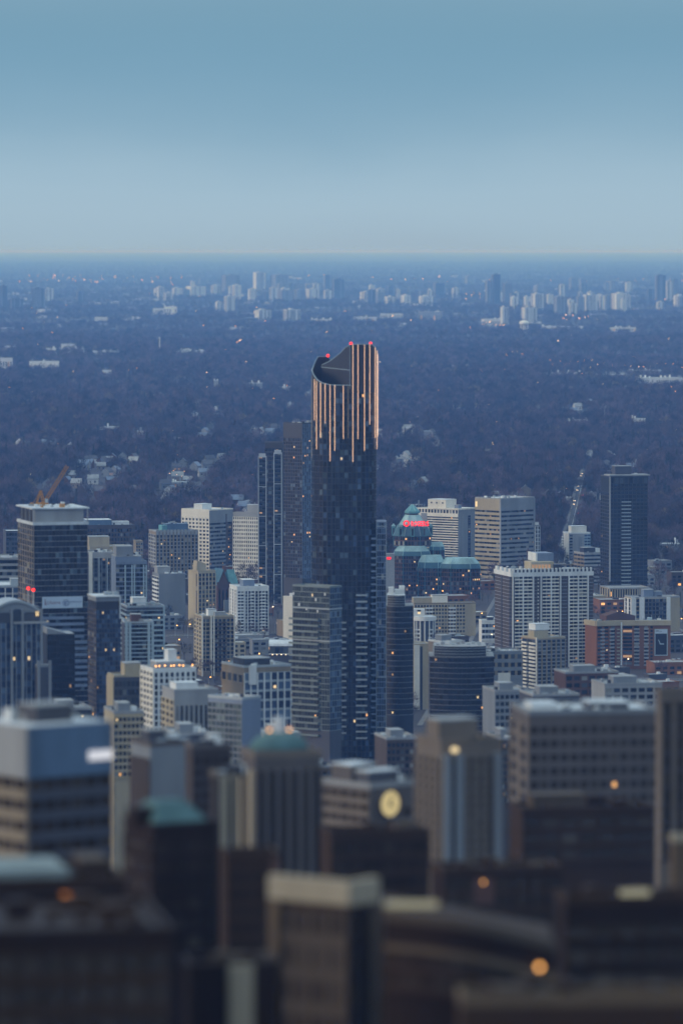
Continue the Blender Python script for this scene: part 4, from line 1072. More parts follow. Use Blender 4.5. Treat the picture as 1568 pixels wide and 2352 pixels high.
B = Bld('white_small_tower', 'small white tower with side balconies near the lit uphill road', 1292, 1306, 1355, 1226, 5050, 14)
B.body('concrete', roof='paleroof', pmat='white')
B.face('L', 'white_panel', 0, B.D*.8, 0, .3, 0, B.Ht, 'cream'); B.balconies('L', B.D*.8, B.D, 4, B.Ht-2, 9, 1.2, 1.2, 'white')
B.facade('F', B.zr(1290), B.Ht-1, 9, 1, .35, .3, 'concrete', 'concrete', u0=0, u1=B.W*.2, lit=.02); B.facade('F', B.zr(1290), B.Ht-1, 9, 2, .3, .25, 'paleline', 'bluegrey', u0=B.W*.72, u1=B.W, so=.8, lit=.04, glass='glassblue')
B.face('F', 'stair_panel', B.W*.45, B.W*.62, 0, .5, 0, B.Ht-3, 'greywall'); B.pent(.15, .85, .1, .6, 7, 'cream', 'paleroof'); B.done()
B = Bld('stepped_office', 'stepped white-banded office between the white small tower and black tower', 1318, 1341, 1384, 1272, 4700, 20)
B.body('concrete', roof='gravel'); B.facade('F', 2, B.Ht-1, 8, 6, .5, .06, 'concrete', 'charcoal', so=.8, lit=.01); B.facade('L', 2, B.Ht-1, 8, 3, .5, .1, 'tan', 'tan', lit=.01); B.pent(.1, .7, .2, .6, 5, 'charcoal'); B.pent(.72, .95, .2, .5, 4, 'white', 'paleroof'); B.clutter(4); B.done()

B = Bld('white_balcony_slab', 'low white and beige apartment slab with dark balconies at the right edge', 1434, 1450, 1561, 1374, 4100, 12)
B.body('beige', roof='gravel', pmat='concrete')
B.facade('L', 2, B.Ht-1, 8, 2, .1, .5, 'white', 'white', lit=.01)
for a, b in ((0, .09), (.16, .26), (.72, .80)): B.face('F', 'white_panel', a*B.W, b*B.W, .1, .7, 0, B.Ht+.6, 'white')
B.facade('F', 2, B.Ht-1, 8, 1, .3, .1, 'tan', 'tan', u0=B.W*.09, u1=B.W*.16, lit=.02); B.facade('F', 2, B.Ht-1, 8, 6, .3, .12, 'greywall', 'tan', u0=B.W*.27, u1=B.W*.72, lit=.03)
B.balconies('F', B.W*.28, B.W*.71, 2, B.Ht-1, 8, 1.3, 1.1, 'slate'); B.pent(.28, .48, .2, .6, 6, 'bluegrey'); B.pent(.5, .66, .2, .5, 4.5, 'bluegrey'); B.clutter(4); B.done()

# red brick slab in two wings, with a billboard
B = Bld('red_brick_apartments', 'red brick apartment slab, two wings with cream cornice and wall advert', 1343, 1369, 1426, 1431, 3745, 22)
B.body('brick', roof='gravel', parapet=0)
B.facade('F', 2, B.Ht-3, 11, 3, .45, .35, 'brick', 'brick', u0=0, u1=B.W*.8, lit=.04, so=.2, po=.3)
B.balconies('F', B.W*.16, B.W*.32, 2.5, B.Ht-3, 11, 1.2, 1.2, 'concrete'); B.balconies('F', B.W*.52, B.W*.70, 2.5, B.Ht-3, 11, 1.2, 1.2, 'concrete'); B.balconies('F', B.W*.82, B.W*1.02, 2.5, B.Ht-3, 11, 1.5, 1.0, 'beige')
B.face('F', 'cornice', -.4, B.W+.4, -1, 1.4, B.Ht-2.4, B.Ht+1.4, 'beige'); B.face('L', 'cornice', 0, B.D, -1, 1.0, B.Ht-2.4, B.Ht+1.4, 'beige')
W2, r2 = xat(1540, 3765, 30)-xat(1426, 3765, 30), math.radians(4)-B.a
wg = empty('wing', (B.W, 0, 0), r2); wg.parent = B.root
def wbox(nm, u0, u1, o0, o1, z0, z1, m): return obj(nm, cube(m), wg, (u0, -o1, z0), (u1-u0, o1-o0, z1-z0))
wbox('wall', 0, W2, -16, 0, 0, B.Ht, 'brick'); wbox('cornice', .2, W2+.3, -1, 1.35, B.Ht-2.5, B.Ht+1.3, 'beige'); wbox('roof', .2, W2-.4, -15.5, -1, B.Ht, B.Ht+.6, 'gravel')
wbox('edge_pier', -.4, .6, -.2, 1.6, 0, B.Ht, 'white')
for i in range(11):
    z = 2.5+i*(B.Ht-5.5)/11
    for a, b, m in ((.04, .22, 'glass'), (.27, .36, 'glass'), (.47, .54, 'glass'), (.59, .64, 'glass')):
        mm = 'litdim' if RNG.random() < .04 else m
        wbox('window', a*W2, b*W2, 0, .1, z+.9, z+2.6, mm)
    for a, b in ((.26, .37), (.46, .555)): obj('balcony', tray('concrete'), wg, (a*W2, -1.3, z), ((b-a)*W2, 1.3, 1.2))
    if i % 1 == 0: wbox('slab_edge', .05*W2, .22*W2, .12, .3, z, z+.3, 'slate')
pr_ = MB(); w_, d_ = B.W*.9, 12
pr_.raw([(0,0,0), (w_*1.3,0,0), (w_*1.3,d_,0), (0,d_,0), (0,0,4.5), (w_*1.3,0,4.0), (w_*1.3,d_,4), (0,d_,4.5), (w_*.55,0,7.5), (w_*.55,d_,7.5)], [(0,1,5,8,4), (4,8,9,7), (8,5,6,9), (1,2,6,5), (3,0,4,7), (2,3,7,9,6)], 'darkbrick'); pr_.build('penthouse', B.root, (B.W*.5, 4, B.Ht+.3))
for i in range(7): wbox('antenna', (.35+.07*i)*W2, (.35+.07*i)*W2+.25, -6, -5.7, B.Ht+.6, B.Ht+2+((i*7) % 5), 'metal')
wbox('roof_unit', .55*W2, .64*W2, -8, -4, B.Ht+.6, B.Ht+3, 'paleline'); wbox('roof_unit', .75*W2, .82*W2, -8, -4, B.Ht+.6, B.Ht+2, 'white')
B.clutter(4); B.done()
p = B.root.matrix_basis @ Vector((B.W, 0, 0)); ang = B.a + r2
e = Vector((math.cos(ang), math.sin(ang), 0)); nrm = Vector((e.y, -e.x, 0))
bb = empty('billboard', p + e*(W2*(1503-1426)/114) + nrm*.5 + Vector((0, 0, zat(1503.7, 3765))), ang)
tag(bb, 'tall blue-framed advertising board with dark picture on the red brick wall', 'billboard')
bw, bh = W2*30/114, zat(1442.6, 3765)-zat(1503.7, 3765)
obj('frame', cube('paleline'), bb, (0, 0, 0), (bw, .3, bh)); obj('picture', cube('black'), bb, (bw*.06, -.04, bh*.035), (bw*.88, .04, bh*.79)); obj('header', cube('banner'), bb, (bw*.06, -.05, bh*.84), (bw*.88, .05, bh*.13))
fg_ = MB(); fg_.raw([(.27, 0, .60), (.33, 0, .60), (.46, 0, .46), (.72, 0, .46), (.72, 0, .42), (.42, 0, .42)], [(0, 5, 2, 1), (5, 4, 3, 2)], 'paleline'); o = fg_.build('pictured_seat', bb, (0, -.06, 0)); o.scale = (bw, 1, bh)
for i, (a, b, z) in enumerate(((.08, .34, .935), (.08, .30, .90), (.36, .56, .90))): obj('print_line', cube('slate'), bb, (a*bw, -.07, z*bh), ((b-a)*bw, .02, bh*.016))

B = Bld('tan_corner_tower', 'tan apartment tower with side balconies before the crenellated slab', 1199, 1233, 1298, 1468, 3450, 26)
B.body('tan', roof='gravel', pmat='beige')
B.facade('F', B.zr(1600), B.Ht-1, 15, 6, .35, .3, 'greywall', 'tan', so=.2, po=.45, lit=.03)
B.balconies('L', 1, B.D*.45, B.zr(1600), B.Ht-1.5, 15, 1.4, 1.3, 'cream'); B.balconies('L', B.D*.6, B.D*.95, B.zr(1600), B.Ht-1.5, 15, 1.4, 1.3, 'cream')
B.face('L', 'white_panel', -.2, .9, .1, .6, 0, B.Ht+.8, 'cream'); B.facade('L', B.zr(1600), B.Ht-1, 15, 3, .2, .2, 'slate', 'slate', lit=.02, so=.1, po=.1, parts=False)
B.pent(.05, .55, .3, .7, 5, 'beige'); B.pent(.12, .62, .35, .8, 4, 'white', 'paleroof', base=B.Ht+5.5); B.clutter(4); B.done()

# ------------------------------------------------------------------ the two black curved glass buildings
def round_tower(name, label, x0p, x1p, rows, d, depth, nfl, ybot, bulge, matw='black', edge='greywall', panes=True):
    xa, xb = xat(x0p, d, 60), xat(x1p, d, 60); W = xb-xa
    root = empty(name, (xa, d, 0)); tag(root, label, 'tower'); FOOT.append(((xa+xb)/2, d+depth/2, W*.7))
    def plan(ins=0.0, x0=0.0, x1=1.0, n=16, off=0.0):
        p = []
        for i in range(n+1):
            t = i/n; x = x0*W+ins+((x1-x0)*W-2*ins)*t; y = -bulge*math.sin(math.pi*(x/W if W else 0)) + off+ins
            p.append((x, y))
        return p + [(x1*W-ins, depth-ins), (x0*W+ins, depth-ins)]
    zt = zat(rows[0], d)
    b = MB(); b.prism(plan(), 0, zt, matw, 'gravel'); b.build('wall', root)
    em = MB(); em.prism(plan(-.2), 0, .2, edge); emesh = em.mesh('floor_edge')
    z0 = zat(ybot, d); h = (zt-z0)/nfl
    for i in range(nfl+1): obj('floor_edge', emesh, root, (0, 0, z0+i*h-.45))
    R = random.Random(nfl); n = 14; f = MB(); cnt = 0
    pp = plan(0, n=n)
    for i in range(nfl-1, -1, -1):
        for k in range(n):
            p, q = Vector((*pp[k], 0)), Vector((*pp[k+1], 0)); v = q-p; ln = v.length; v.normalize(); nm = Vector((v.y, -v.x, 0))
            m = 'glassblack'
            if R.random() < .012: obj('lit_pane', cube(R.choice(LIT)), root, (p.x+v.x*.6+nm.x*.26, p.y+v.y*.6+nm.y*.26, z0+i*h+.6), (1.1, .05, 1.2), math.atan2(v.y, v.x))
            obj('window', cube(m), root, (p.x+v.x*.12+nm.x*.12, p.y+v.y*.12+nm.y*.12, z0+i*h+.15), (ln-.24, .12, h-.75), math.atan2(v.y, v.x))
    return root, W, zt, plan, d
r, W, zt, plan, d = round_tower('curved_black_condominium', 'black curved tower with thin pale floor lines right beside the curved tower', 884, 949, (1391,), 3120, 24, 20, 1640, 5)
b = MB(); b.prism(plan(1.5, 0.0, .78), zt, zat(1367, d), 'black', 'paleroof'); b.build('upper_drum', r)
for i in range(4): c = MB(); c.prism(plan(1.2, 0.0, .785), zt+1.2+i*1.5, zt+1.4+i*1.5, 'metal'); c.build('floor_edge', r)
for i, (a, b2, h) in enumerate(((.12, .3, 4.5), (.34, .62, 3), (.5, .7, 5))): obj('roof_unit', cube('white'), r, (a*W, 6+i*2, zat(1367, d)), ((b2-a)*W, 5, h))
r, W, zt, plan, d = round_tower('curved_black_office', 'broad black bow-fronted office block with pale floor lines', 986, 1134, (1507,), 2900, 30, 15, 1690, 7)
b = MB(); b.prism(plan(2.0, 0.02, .93), zt, zat(1484, d), 'black', 'gravel'); b.build('upper_storey', r)
for i in range(3): c = MB(); c.prism(plan(1.7, 0.02, .935), zt+1.4+i*1.6, zt+1.6+i*1.6, 'metal'); c.build('floor_edge', r)
for i in range(9): obj('roof_unit', cube(RNG.choice(('white', 'metal', 'concrete'))), r, (W*(.1+.08*i), 4+(i*5) % 13, zat(1484, d)), (2.2, 2, 1+(i % 3)*.5))

B = Bld('beige_midrise', 'long beige mid-rise with punched windows and yellow-lit roof house', 946, 951, 1092, 1388, 4070, 7, D=16)
B.body('beige', roof='gravel', pmat='tan')
B.facade('F', 2, B.Ht-.8, 8, 17, .42, .34, 'beige', 'beige', u1=B.W*.83, so=.2, po=.22, lit=.02)
for a, b in ((.18, .30), (.56, .67)): B.balconies('F', a*B.W, b*B.W, 2, B.Ht-1, 8, 1.3, 1.2, 'white')
B.pent(.30, .55, .2, .8, 6.5, 'cream', 'gravel'); B.pent(0, .3, .3, .9, 4.5, 'beige', 'gravel'); B.mast(.35, .5, 4); B.done()

def white_drum():
    d = 3960; xa, xb = xat(949, d, 20), xat(1001, d, 20); rad = (xb-xa)/2
    root = empty('white_round_block', ((xa+xb)/2, d, 0)); tag(root, 'white round-ended block with overhanging disc roof and columns', 'building'); FOOT.append(((xa+xb)/2, d, rad+2))
    zt = zat(1419, d)
    obj('wall', disc('slate', 32), root, (0, 0, 0), (rad*.86, rad*.86, zt-2)); obj('disc_roof', disc('white', 32), root, (0, 0, zt-2), (rad*1.02, rad*1.02, 3.0)); obj('roof', disc('paleroof', 32), root, (0, 0, zt+1.0), (rad*.95, rad*.95, .3))
    obj('penthouse', cube('white'), root, (-rad, -2, zt+1.3), (rad*1.0, 8, zat(1399, d)-zt-1.3)); obj('window', cube('lityellow'), root, (-rad*.62, -2.1, zt+3), (2.2, .1, 1.8)); obj('window', cube('glass'), root, (-rad*.66, -2.12, zt+5), (2.8, .1, 1.4))
    for a in range(7):
        t = math.pi + math.pi*(a+.5)/7; obj('column', disc('white', 8), root, (math.cos(t)*rad*.92, math.sin(t)*rad*.92, 0), (.55, .55, zt-2))
    for i in range(5):
        for s in (0, 1): obj('balcony', tray('white'), root, (-rad*.95+s*rad*1.15, -rad*.80, 1.5+i*3.1), (rad*.55, 4, 1.2))
white_drum()

# ------------------------------------------------------------------ softly focused middle ground
B = Bld('white_corner_flats', 'white apartment block with cream side and orange roof lamps', 323, 352, 450, 1541, 2380, 18)
B.body('white', roof='gravel', pmat='white')
B.facade('L', B.zr(1700), B.Ht-1, 11, 4, .42, .35, 'cream', 'cream', so=.3, po=.4, lit=0); B.facade('F', B.zr(1700), B.Ht-1, 11, 8, .25, .42, 'white', 'white', so=.2, po=.4, lit=.01)
B.pent(.2, .85, .4, .9, 3, 'concrete', 'paleroof'); B.pent(.5, .7, .5, .8, 5, 'white', 'paleroof', base=B.Ht+3.6)
for i, u in enumerate((.08, .18, .32, .44, .52, .66, .72, .95)): obj('roof_lamp', ball('lamporange'), B.root, (u*B.W, 1.5+(i % 3), B.Ht+2.0), (.32, .32, .32))
B.done()
B = Bld('column_front_block', 'grey block with tall dark window columns below the white corner flats', 372, 400, 500, 1590, 2180, 16)
B.body('concrete', roof='gravel', pmat='concrete'); B.facade('F', B.zr(1760), B.Ht-6, 1, 9, 0, .5, 'concrete', 'concrete', po=.8, lit=0); B.facade('L', B.zr(1760), B.Ht-4, 10, 3, .4, .4, 'beige', 'beige', lit=0); B.pent(.1, .6, .2, .7, 3, 'white', 'paleroof'); B.done()
B = Bld('blue_end_office', 'glass office with plain blue-grey end wall beside the podium block', 478, 556, 599, 1608, 2150, 50)
B.body('bluegrey', roof='gravel', pmat='metal'); B.facade('L', B.zr(1760), B.Ht-2, 10, 8, .25, .12, 'greywall', 'greywall', lit=.04, glass='glassgreen'); B.clutter(6); B.done()
B = Bld('brick_flat_block', 'brown brick and glass low block with pale roof edge behind the blue-end office', 509, 560, 668, 1534, 2620, 24)
B.body('beige', roof='gravel', pmat='metal'); B.wall.data = cube('tan')
B.facade('F', B.zr(1700), B.Ht-3, 7, 7, .25, .2, 'metal', 'white', lit=.05, po=.5, glass='glassblue'); B.facade('L', B.Ht-9, B.Ht-4, 1, 4, .2, .3, 'tan', 'tan', lit=0)
B.pent(.15, .7, .3, .8, 3.5, 'charcoal', 'gravel'); B.face('F', 'white_panel', B.W*.1, B.W*.25, .2, 1.2, B.Ht-9, B.Ht+.8, 'white'); B.clutter(8); B.done()
B = Bld('pale_edge_office', 'dark low office with beige end pier left of the white corner flats', 247, 262, 330, 1556, 2420, 14)
B.body('slate', roof='gravel', pmat='beige'); B.facade('F', B.zr(1700), B.Ht-2, 7, 7, .35, .1, 'slate', 'slate', lit=.03); B.face('L', 'beige_panel', 0, B.D, .1, .6, 0, B.Ht, 'beige'); B.pent(.4, .95, .2, .8, 6, 'beige', 'gravel'); B.done()
def pavilion():
    d = 3580; xa, xb = xat(619, d, 10), xat(672, d, 10); W = xb-xa; z1 = zat(1478, d)
    r = empty('vaulted_pavilion', (xa, d, 0)); tag(r, 'small glazed pavilion with white barrel roof and warm lamps', 'building'); FOOT.append((xa+W/2, d+6, 14))
    obj('wall', cube('slate'), r, (0, 0, 0), (W, 14, z1-2)); v = MB(); n = 10; vs = []
    for i in range(n+1):
        a = math.pi*i/n; y = 7-7.4*math.cos(a); z = z1-2+4.2*math.sin(a)
        vs += [(-.5, y, z), (W+.5, y, z)]
    v.raw(vs, [(2*i, 2*i+1, 2*i+3, 2*i+2) for i in range(n)] + [tuple(range(0, 2*n+1, 2)), tuple(range(1, 2*n+2, 2))[::-1]], 'paleroof'); v.build('barrel_roof', r)
    for i in range(5): obj('window', cube('glass'), r, (W*(.05+.19*i), -.1, z1-7), (W*.16, .1, 4)); obj('lamp', ball('lampwhite'), r, (W*(.13+.19*i), -.6, z1-8), (.28, .28, .28))
    obj('canopy', cube('white'), r, (-.5, -1.2, z1-7.8), (W+1, 1.2, .5)); obj('doorway', cube('litwarm'), r, (W*.3, -.1, .5), (W*.4, .08, 2.2))
pavilion()
B = Bld('white_parapet_house', 'low building with bright white parapets behind the bow-fronted black office', 983, 1012, 1062, 1476, 3350, 30)
B.body('tan', roof='gravel', pmat='white'); B.facade('F', 2, B.Ht-1, 5, 6, .4, .3, 'tan', 'tan', lit=.02); B.pent(.15, .6, .2, .7, 4, 'greywall', 'gravel'); B.done()
B = Bld('beige_twin_slab', 'beige slab with a dark vertical recess between the two black curved buildings', 948, 951, 985, 1482, 3420, 6, D=18)
B.body('beige', roof='gravel'); B.face('F', 'recess_glass', B.W*.38, B.W*.56, 0, .08, 0, B.Ht-1, 'glass'); B.face('F', 'beige_panel', 0, B.W*.37, .05, .5, 0, B.Ht, 'cream'); B.done()
B = Bld('yellow_gable_block', 'grey block with a yellowish lower wall left of the tan corner tower', 1118, 1124, 1200, 1500, 3150, 8, D=25)
B.body('greywall', roof='gravel'); B.facade('F', B.zr(1560), B.Ht-1, 3, 5, .45, .4, 'greywall', 'tan', lit=.02); B.face('F', 'yellow_panel', B.W*.25, B.W*.62, .1, .6, B.zr(1572), B.zr(1546), 'cream'); B.clutter(4); B.done()
B = Bld('white_tarp_house', 'small white-roofed house beside the crenellated apartment slab', 1103, 1106, 1137, 1428, 4000, 8, D=14)
B.body('white', roof='paleroof', pmat='white'); B.facade('F', 2, B.Ht-2, 3, 4, .4, .35, 'white', 'bluegrey', lit=.02); B.pent(.5, .9, .2, .7, 3, 'charcoal', 'white'); B.done()

# ------------------------------------------------------------------ blurred foreground (nearest to the camera)
Bld.cap = 60
B = Bld('grey_office_tower', 'big blue-grey office tower with plain blue top band and white sign', -55, 65, 255, 1672, 1380, 38)
B.body('bluegrey', roof='paleroof', parapet=0); B.wall.data = cube('midgrey')
zb = B.zr(1792)
B.face('F', 'crown_panel', 0, B.W, 0, .5, zb, B.Ht, 'bluepanel'); B.face('L', 'crown_panel', 0, B.D, 0, .5, zb, B.Ht, 'concrete')
B.facade('F', B.zr(2080), zb, 9, 9, .45, .08, 'slate', 'slate', so=.5, lit=.05, litm=('litdim',), glass='glassfg', cparts=True); B.facade('L', B.zr(2080), zb, 9, 5, .5, .08, 'tan', 'tan', so=.5, lit=0, glass='glassfg', cparts=True)
B.face('F', 'sign', B.W*.70, B.W*.98, .6, .9, B.zr(1757), B.zr(1735), 'signwhite')
B.pent(.25, .7, .25, .6, 3, 'slate', 'gravel'); B.clutter(6); B.done()
B = Bld('pale_grey_slab', 'plain pale grey block right of the big blue-grey office tower', 300, 345, 440, 1715, 1800, 25)
B.body('midgrey', roof='gravel'); B.wall.data = cube('greywall'); B.face('L', 'dark_panel', 0, B.D, .05, .3, 0, B.Ht-3, 'midbrown'); B.pent(.1, .5, .3, .7, 3, 'slate'); B.clutter(5); B.done()
B = Bld('brown_low_block', 'dark brown block beside the plain pale grey one', 425, 442, 530, 1722, 1760, 14)
B.body('midbrown', roof='gravel', pmat='midgrey'); B.facade('F', B.zr(1900), B.Ht-2, 8, 6, .4, .2, 'midbrown', 'midbrown', glass='glassfg', lit=.02); B.clutter(6); B.done()
def dome_tower():
    B = Bld('green_dome_tower', 'grey-beige ribbed tower under a flat green copper dome', 553, 585, 738, 1742, 1500, 14)
    B.body('midgrey', roof='gravel', pmat='midtan')
    B.facade('F', B.zr(2120), B.Ht-2.5, 1, 8, 0, .4, 'midtan', 'midgrey', po=.9, lit=0, glass='glassfg'); B.facade('L', B.zr(2120), B.Ht-2.5, 1, 2, 0, .5, 'fgpale', 'fgpale', po=.7, lit=0, glass='glassfg')
    cx, cy, r = B.W*.47, B.D*.5, B.W*.44; n = 24; prev = None; b = MB()
    for i in range(7):
        t = math.pi/2*i/6; rr = r*math.cos(t)+.05; z = B.Ht+1.2 + (B.zr(1690)-B.Ht-1)*math.sin(t)
        ring = [(cx+rr*math.cos(2*math.pi*k/n), cy+rr*math.sin(2*math.pi*k/n)*.6) for k in range(n)]
        if prev: b.frustum(prev[0], prev[1], ring, z, 'fgteal', i == 6)
        prev = (ring, z)
    b.build('dome', B.root)
    dr = obj('drum', disc('midgrey', 24), B.root, (cx, cy, B.Ht+.2), (r*.98, r*.58, 1.1))
    obj('lantern', disc('paleroof', 12), B.root, (cx, cy, B.zr(1692)), (1.2, 1.2, 3.0))
    for u in (-.18, .12): obj('roof_lamp', ball('lampfg'), B.root, (cx+u*B.W, cy-2, B.zr(1683)), (.28, .28, .28))
    B.done()
dome_tower()
B = Bld('beige_pier_tower', 'slim pair of beige piers left of the green dome tower', 482, 505, 548, 1790, 1420, 16)
B.body('midbrown', roof='gravel', pmat='midtan'); 
for a, b in ((0, .35), (.62, .8)): B.face('F', 'pier', a*B.W, b*B.W, .1, 1.0, 0, B.Ht+.6, 'fgpale')
B.clutter(3); B.done()
B = Bld('green_hip_tower', 'near-black tower with green hipped copper roof', 285, 352, 500, 1905, 1150, 26)
B.body('fgdark', roof='darkroof', parapet=.8); B.facade('F', B.zr(2200), B.Ht-2, 9, 6, .4, .15, 'fgdark', 'fgdark', so=.3, glass='glassfg', lit=0, cparts=True); B.facade('L', B.zr(2200), B.Ht-2, 9, 4, .4, .15, 'fgdark', 'fgdark', so=.3, glass='glassfg', lit=0, cparts=True)
b = MB(); W, D, t = B.W, B.D, B.Ht+.3; b.frustum([(W*.04, D*.04), (W*.9, D*.04), (W*.9, D*.9), (W*.04, D*.9)], t, [(W*.2, D*.3), (W*.66, D*.3), (W*.66, D*.7), (W*.2, D*.7)], B.zr(1850), 'fgteal'); b.build('hip_roof', B.root)
B.box('stair_head', -1.5, W*.16, D*.3, D*.6, t, B.zr(1862), 'fgdark'); B.done()
# clock building
B = Bld('clock_hall', 'long grey hall with stepped pale roofs and a glowing round clock', 736, 850, 985, 1812, 1700, 42)
B.body('midgrey', roof='paleroof', pmat='concrete'); B.facade('L', B.zr(1990), B.Ht-1, 9, 7, .5, .1, 'midtan', 'midtan', so=.5, glass='glassfg', lit=.0, cparts=True); B.facade('F', B.zr(1990), B.Ht-5, 6, 4, .3, .3, 'midgrey', 'midgrey', glass='glassfg', u0=B.W*.55, lit=0)
B.pent(.1, .5, .5, .9, 4, 'midgrey', 'paleroof'); B.pent(.1, .6, .15, .4, 3, 'slate', 'paleroof'); B.clutter(7); B.done()
cz, cu, cr_ = B.zr(1850), B.W*.30, 2.95
ck = empty('wall_clock', B.root.matrix_basis @ Vector((cu, -.4, cz)), B.a); tag(ck, 'round glowing yellow clock on the long grey hall', 'clock')
o = obj('clock_face', disc('clockglow', 28), ck, (0, 0, 0), (cr_, cr_, .3)); o.rotation_euler = (math.pi/2, 0, 0)
for a, l in ((.35, .75), (2.2, .5)):
    hd = MB(); hd.raw([(-.22, 0, -.6), (.22, 0, -.6), (.12, 0, cr_*l), (-.12, 0, cr_*l)], [(0, 1, 2, 3)], 'black'); o = hd.build('clock_hand', ck, (0, -.36, 0)); o.rotation_euler = (0, a, 0)
ring_mesh(cr_, cr_+.5, 'midgrey', 28, dp=.5).build('clock_rim', ck)

B = Bld('beige_ribbed_tower', 'grey-beige ribbed tower with a small yellow light near its top', 955, 1012, 1150, 1712, 1580, 22)
B.body('midtan', roof='fgpale' if 'fgpale' in MATS else 'gravel', pmat='midtan'); B.facade('F', B.zr(2010), B.Ht-3, 18, 10, .3, .5, 'midgrey', 'midtan', po=.6, glass='glassfg', lit=0, cparts=False, parts=False); B.facade('L', B.zr(2010), B.Ht-3, 18, 5, .35, .5, 'midtan', 'midtan', po=.5, glass='glassfg', lit=0, parts=False)
for u in (.02, .22, .86): B.face('F', 'pier', u*B.W, u*B.W+1.6, .1, 1.4, 0, B.Ht-2, 'greywall')
B.pent(.05, .7, .2, .7, 4.5, 'midtan', 'gravel'); obj('roof_lamp', ball('lampfgpale'), B.root, (B.W*.18, -1.6, B.zr(1722)), (.9, .9, .6)); B.clutter(4); B.done()
B = Bld('wide_grey_slab', 'wide grey slab with pale roof edge at the right', 1172, 1215, 1512, 1642, 1850, 9)
B.body('midgrey', roof='paleroof', pmat='greywall'); B.wall.data = cube('midgrey'); B.facade('F', B.zr(1860), B.Ht-3, 8, 18, .5, .25, 'midgrey', 'midgrey', glass='glassfg', lit=.012, litm=('litdim', 'litwarm'), cparts=True); B.facade('L', B.zr(1860), B.Ht-3, 8, 3, .3, .4, 'midtan', 'midtan', glass='glassfg', lit=0)
B.pent(.05, .25, .2, .6, 1.6, 'white', 'paleroof'); B.pent(.5, .8, .2, .6, 1.8, 'slate', 'paleroof'); B.clutter(9, big=1.5); B.done()
B = Bld('edge_grey_tower', 'brown-grey tower cut by the right picture edge', 1505, 1516, 1640, 1595, 1700, 10)
B.body('midtan', roof='gravel'); B.facade('F', B.zr(1980), B.Ht-2, 12, 6, .35, .35, 'midbrown', 'midtan', po=.6, glass='glassfg', lit=.01); B.done()
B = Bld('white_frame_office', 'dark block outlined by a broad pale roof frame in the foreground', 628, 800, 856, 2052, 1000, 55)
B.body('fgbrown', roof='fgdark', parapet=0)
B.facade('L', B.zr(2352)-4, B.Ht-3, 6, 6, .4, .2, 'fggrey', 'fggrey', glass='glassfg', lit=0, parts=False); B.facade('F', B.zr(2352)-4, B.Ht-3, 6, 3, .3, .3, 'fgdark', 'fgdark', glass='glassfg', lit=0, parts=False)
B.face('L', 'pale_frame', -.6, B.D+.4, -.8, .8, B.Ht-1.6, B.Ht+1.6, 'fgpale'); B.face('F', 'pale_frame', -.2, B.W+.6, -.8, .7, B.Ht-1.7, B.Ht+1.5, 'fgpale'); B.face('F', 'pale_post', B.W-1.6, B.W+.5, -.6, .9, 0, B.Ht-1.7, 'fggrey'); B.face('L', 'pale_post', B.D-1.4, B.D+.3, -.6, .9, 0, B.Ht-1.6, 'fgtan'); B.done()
def bow_office():
    d = 960*NEAR; xa, xb = xat(880, d, 170), xat(1275, d, 170); W = xb-xa; zt = zat(2178, d)
    r = empty('bow_roof_office', (xa, d, 0)); tag(r, 'dark foreground block with bowed roofline and an orange lamp at its corner', 'building'); FOOT.append((xa+W/2, d+12, 24))
    FOOT[-1] = (xa+W/2, d+12, 20)
    n = 18; pts = [(W*i/n, -4*math.sin(math.pi*i/n)) for i in range(n+1)] + [(W, 22), (0, 22)]
    tops = [zt + 4.1*math.cos(math.pi/2*(i/n)**1.3) for i in range(n+1)] + [zt, zt+4.1]
    b = MB(); b.prism(pts, 0, tops, 'fgdark', 'fgbrown'); b.build('wall', r)
    for k, (dz, m) in enumerate(((-.6, 'fggrey'), (-4.3, 'fgtan'), (-7, 'fgbrown'), (-9.5, 'fgbrown'))):
        e = MB()
        for i in range(n):
            p, q = pts[i], pts[i+1]; z0, z1 = tops[i]+dz, tops[i+1]+dz; t = 1.4 if k == 0 else .8
            e.raw([(p[0], p[1]-.05, z0), (q[0], q[1]-.05, z1), (q[0], q[1]-.7, z1), (p[0], p[1]-.7, z0), (p[0], p[1]-.05, z0+t), (q[0], q[1]-.05, z1+t), (q[0], q[1]-.7, z1+t), (p[0], p[1]-.7, z0+t)], CUBE_F, m)
        e.build('roof_edge' if k == 0 else 'ledge', r)
    for i in range(n):
        p, q = Vector((*pts[i], 0)), Vector((*pts[i+1], 0)); v = q-p
        for j in range(2): obj('window', cube('glassfg'), r, (p.x+.2, p.y-.12, tops[i]-6.0-j*3.4), (v.length-.4, .12, 2.4), math.atan2(v.y, v.x))
    obj('roof_strip', cube('fgpale'), r, (0, 3, zt+4.5), (W*.30, 4, .6)); obj('strip_light', cube('stripfg'), r, (.6, 2.6, zt+4.8), (W*.29, .4, .8))
    obj('corner_lamp', ball('lampfg'), r, (W*.90, -2.0, zat(2217, d)), (.36, .36, .36)); obj('corner_pier', cube('fgtan'), r, (W*.93, -1.2, 0), (W*.07, 2, zt-3))
bow_office()
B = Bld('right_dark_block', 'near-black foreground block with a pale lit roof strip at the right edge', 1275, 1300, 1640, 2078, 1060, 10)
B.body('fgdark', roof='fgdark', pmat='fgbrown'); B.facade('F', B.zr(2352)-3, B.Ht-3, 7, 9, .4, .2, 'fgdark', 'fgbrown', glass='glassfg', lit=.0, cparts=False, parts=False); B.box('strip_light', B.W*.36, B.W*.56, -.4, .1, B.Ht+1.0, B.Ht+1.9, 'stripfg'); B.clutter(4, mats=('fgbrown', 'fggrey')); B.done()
B = Bld('orange_sign_block', 'dark foreground block with pale roof and an orange glowing sign', -60, -10, 290, 2040, 1000, 12)
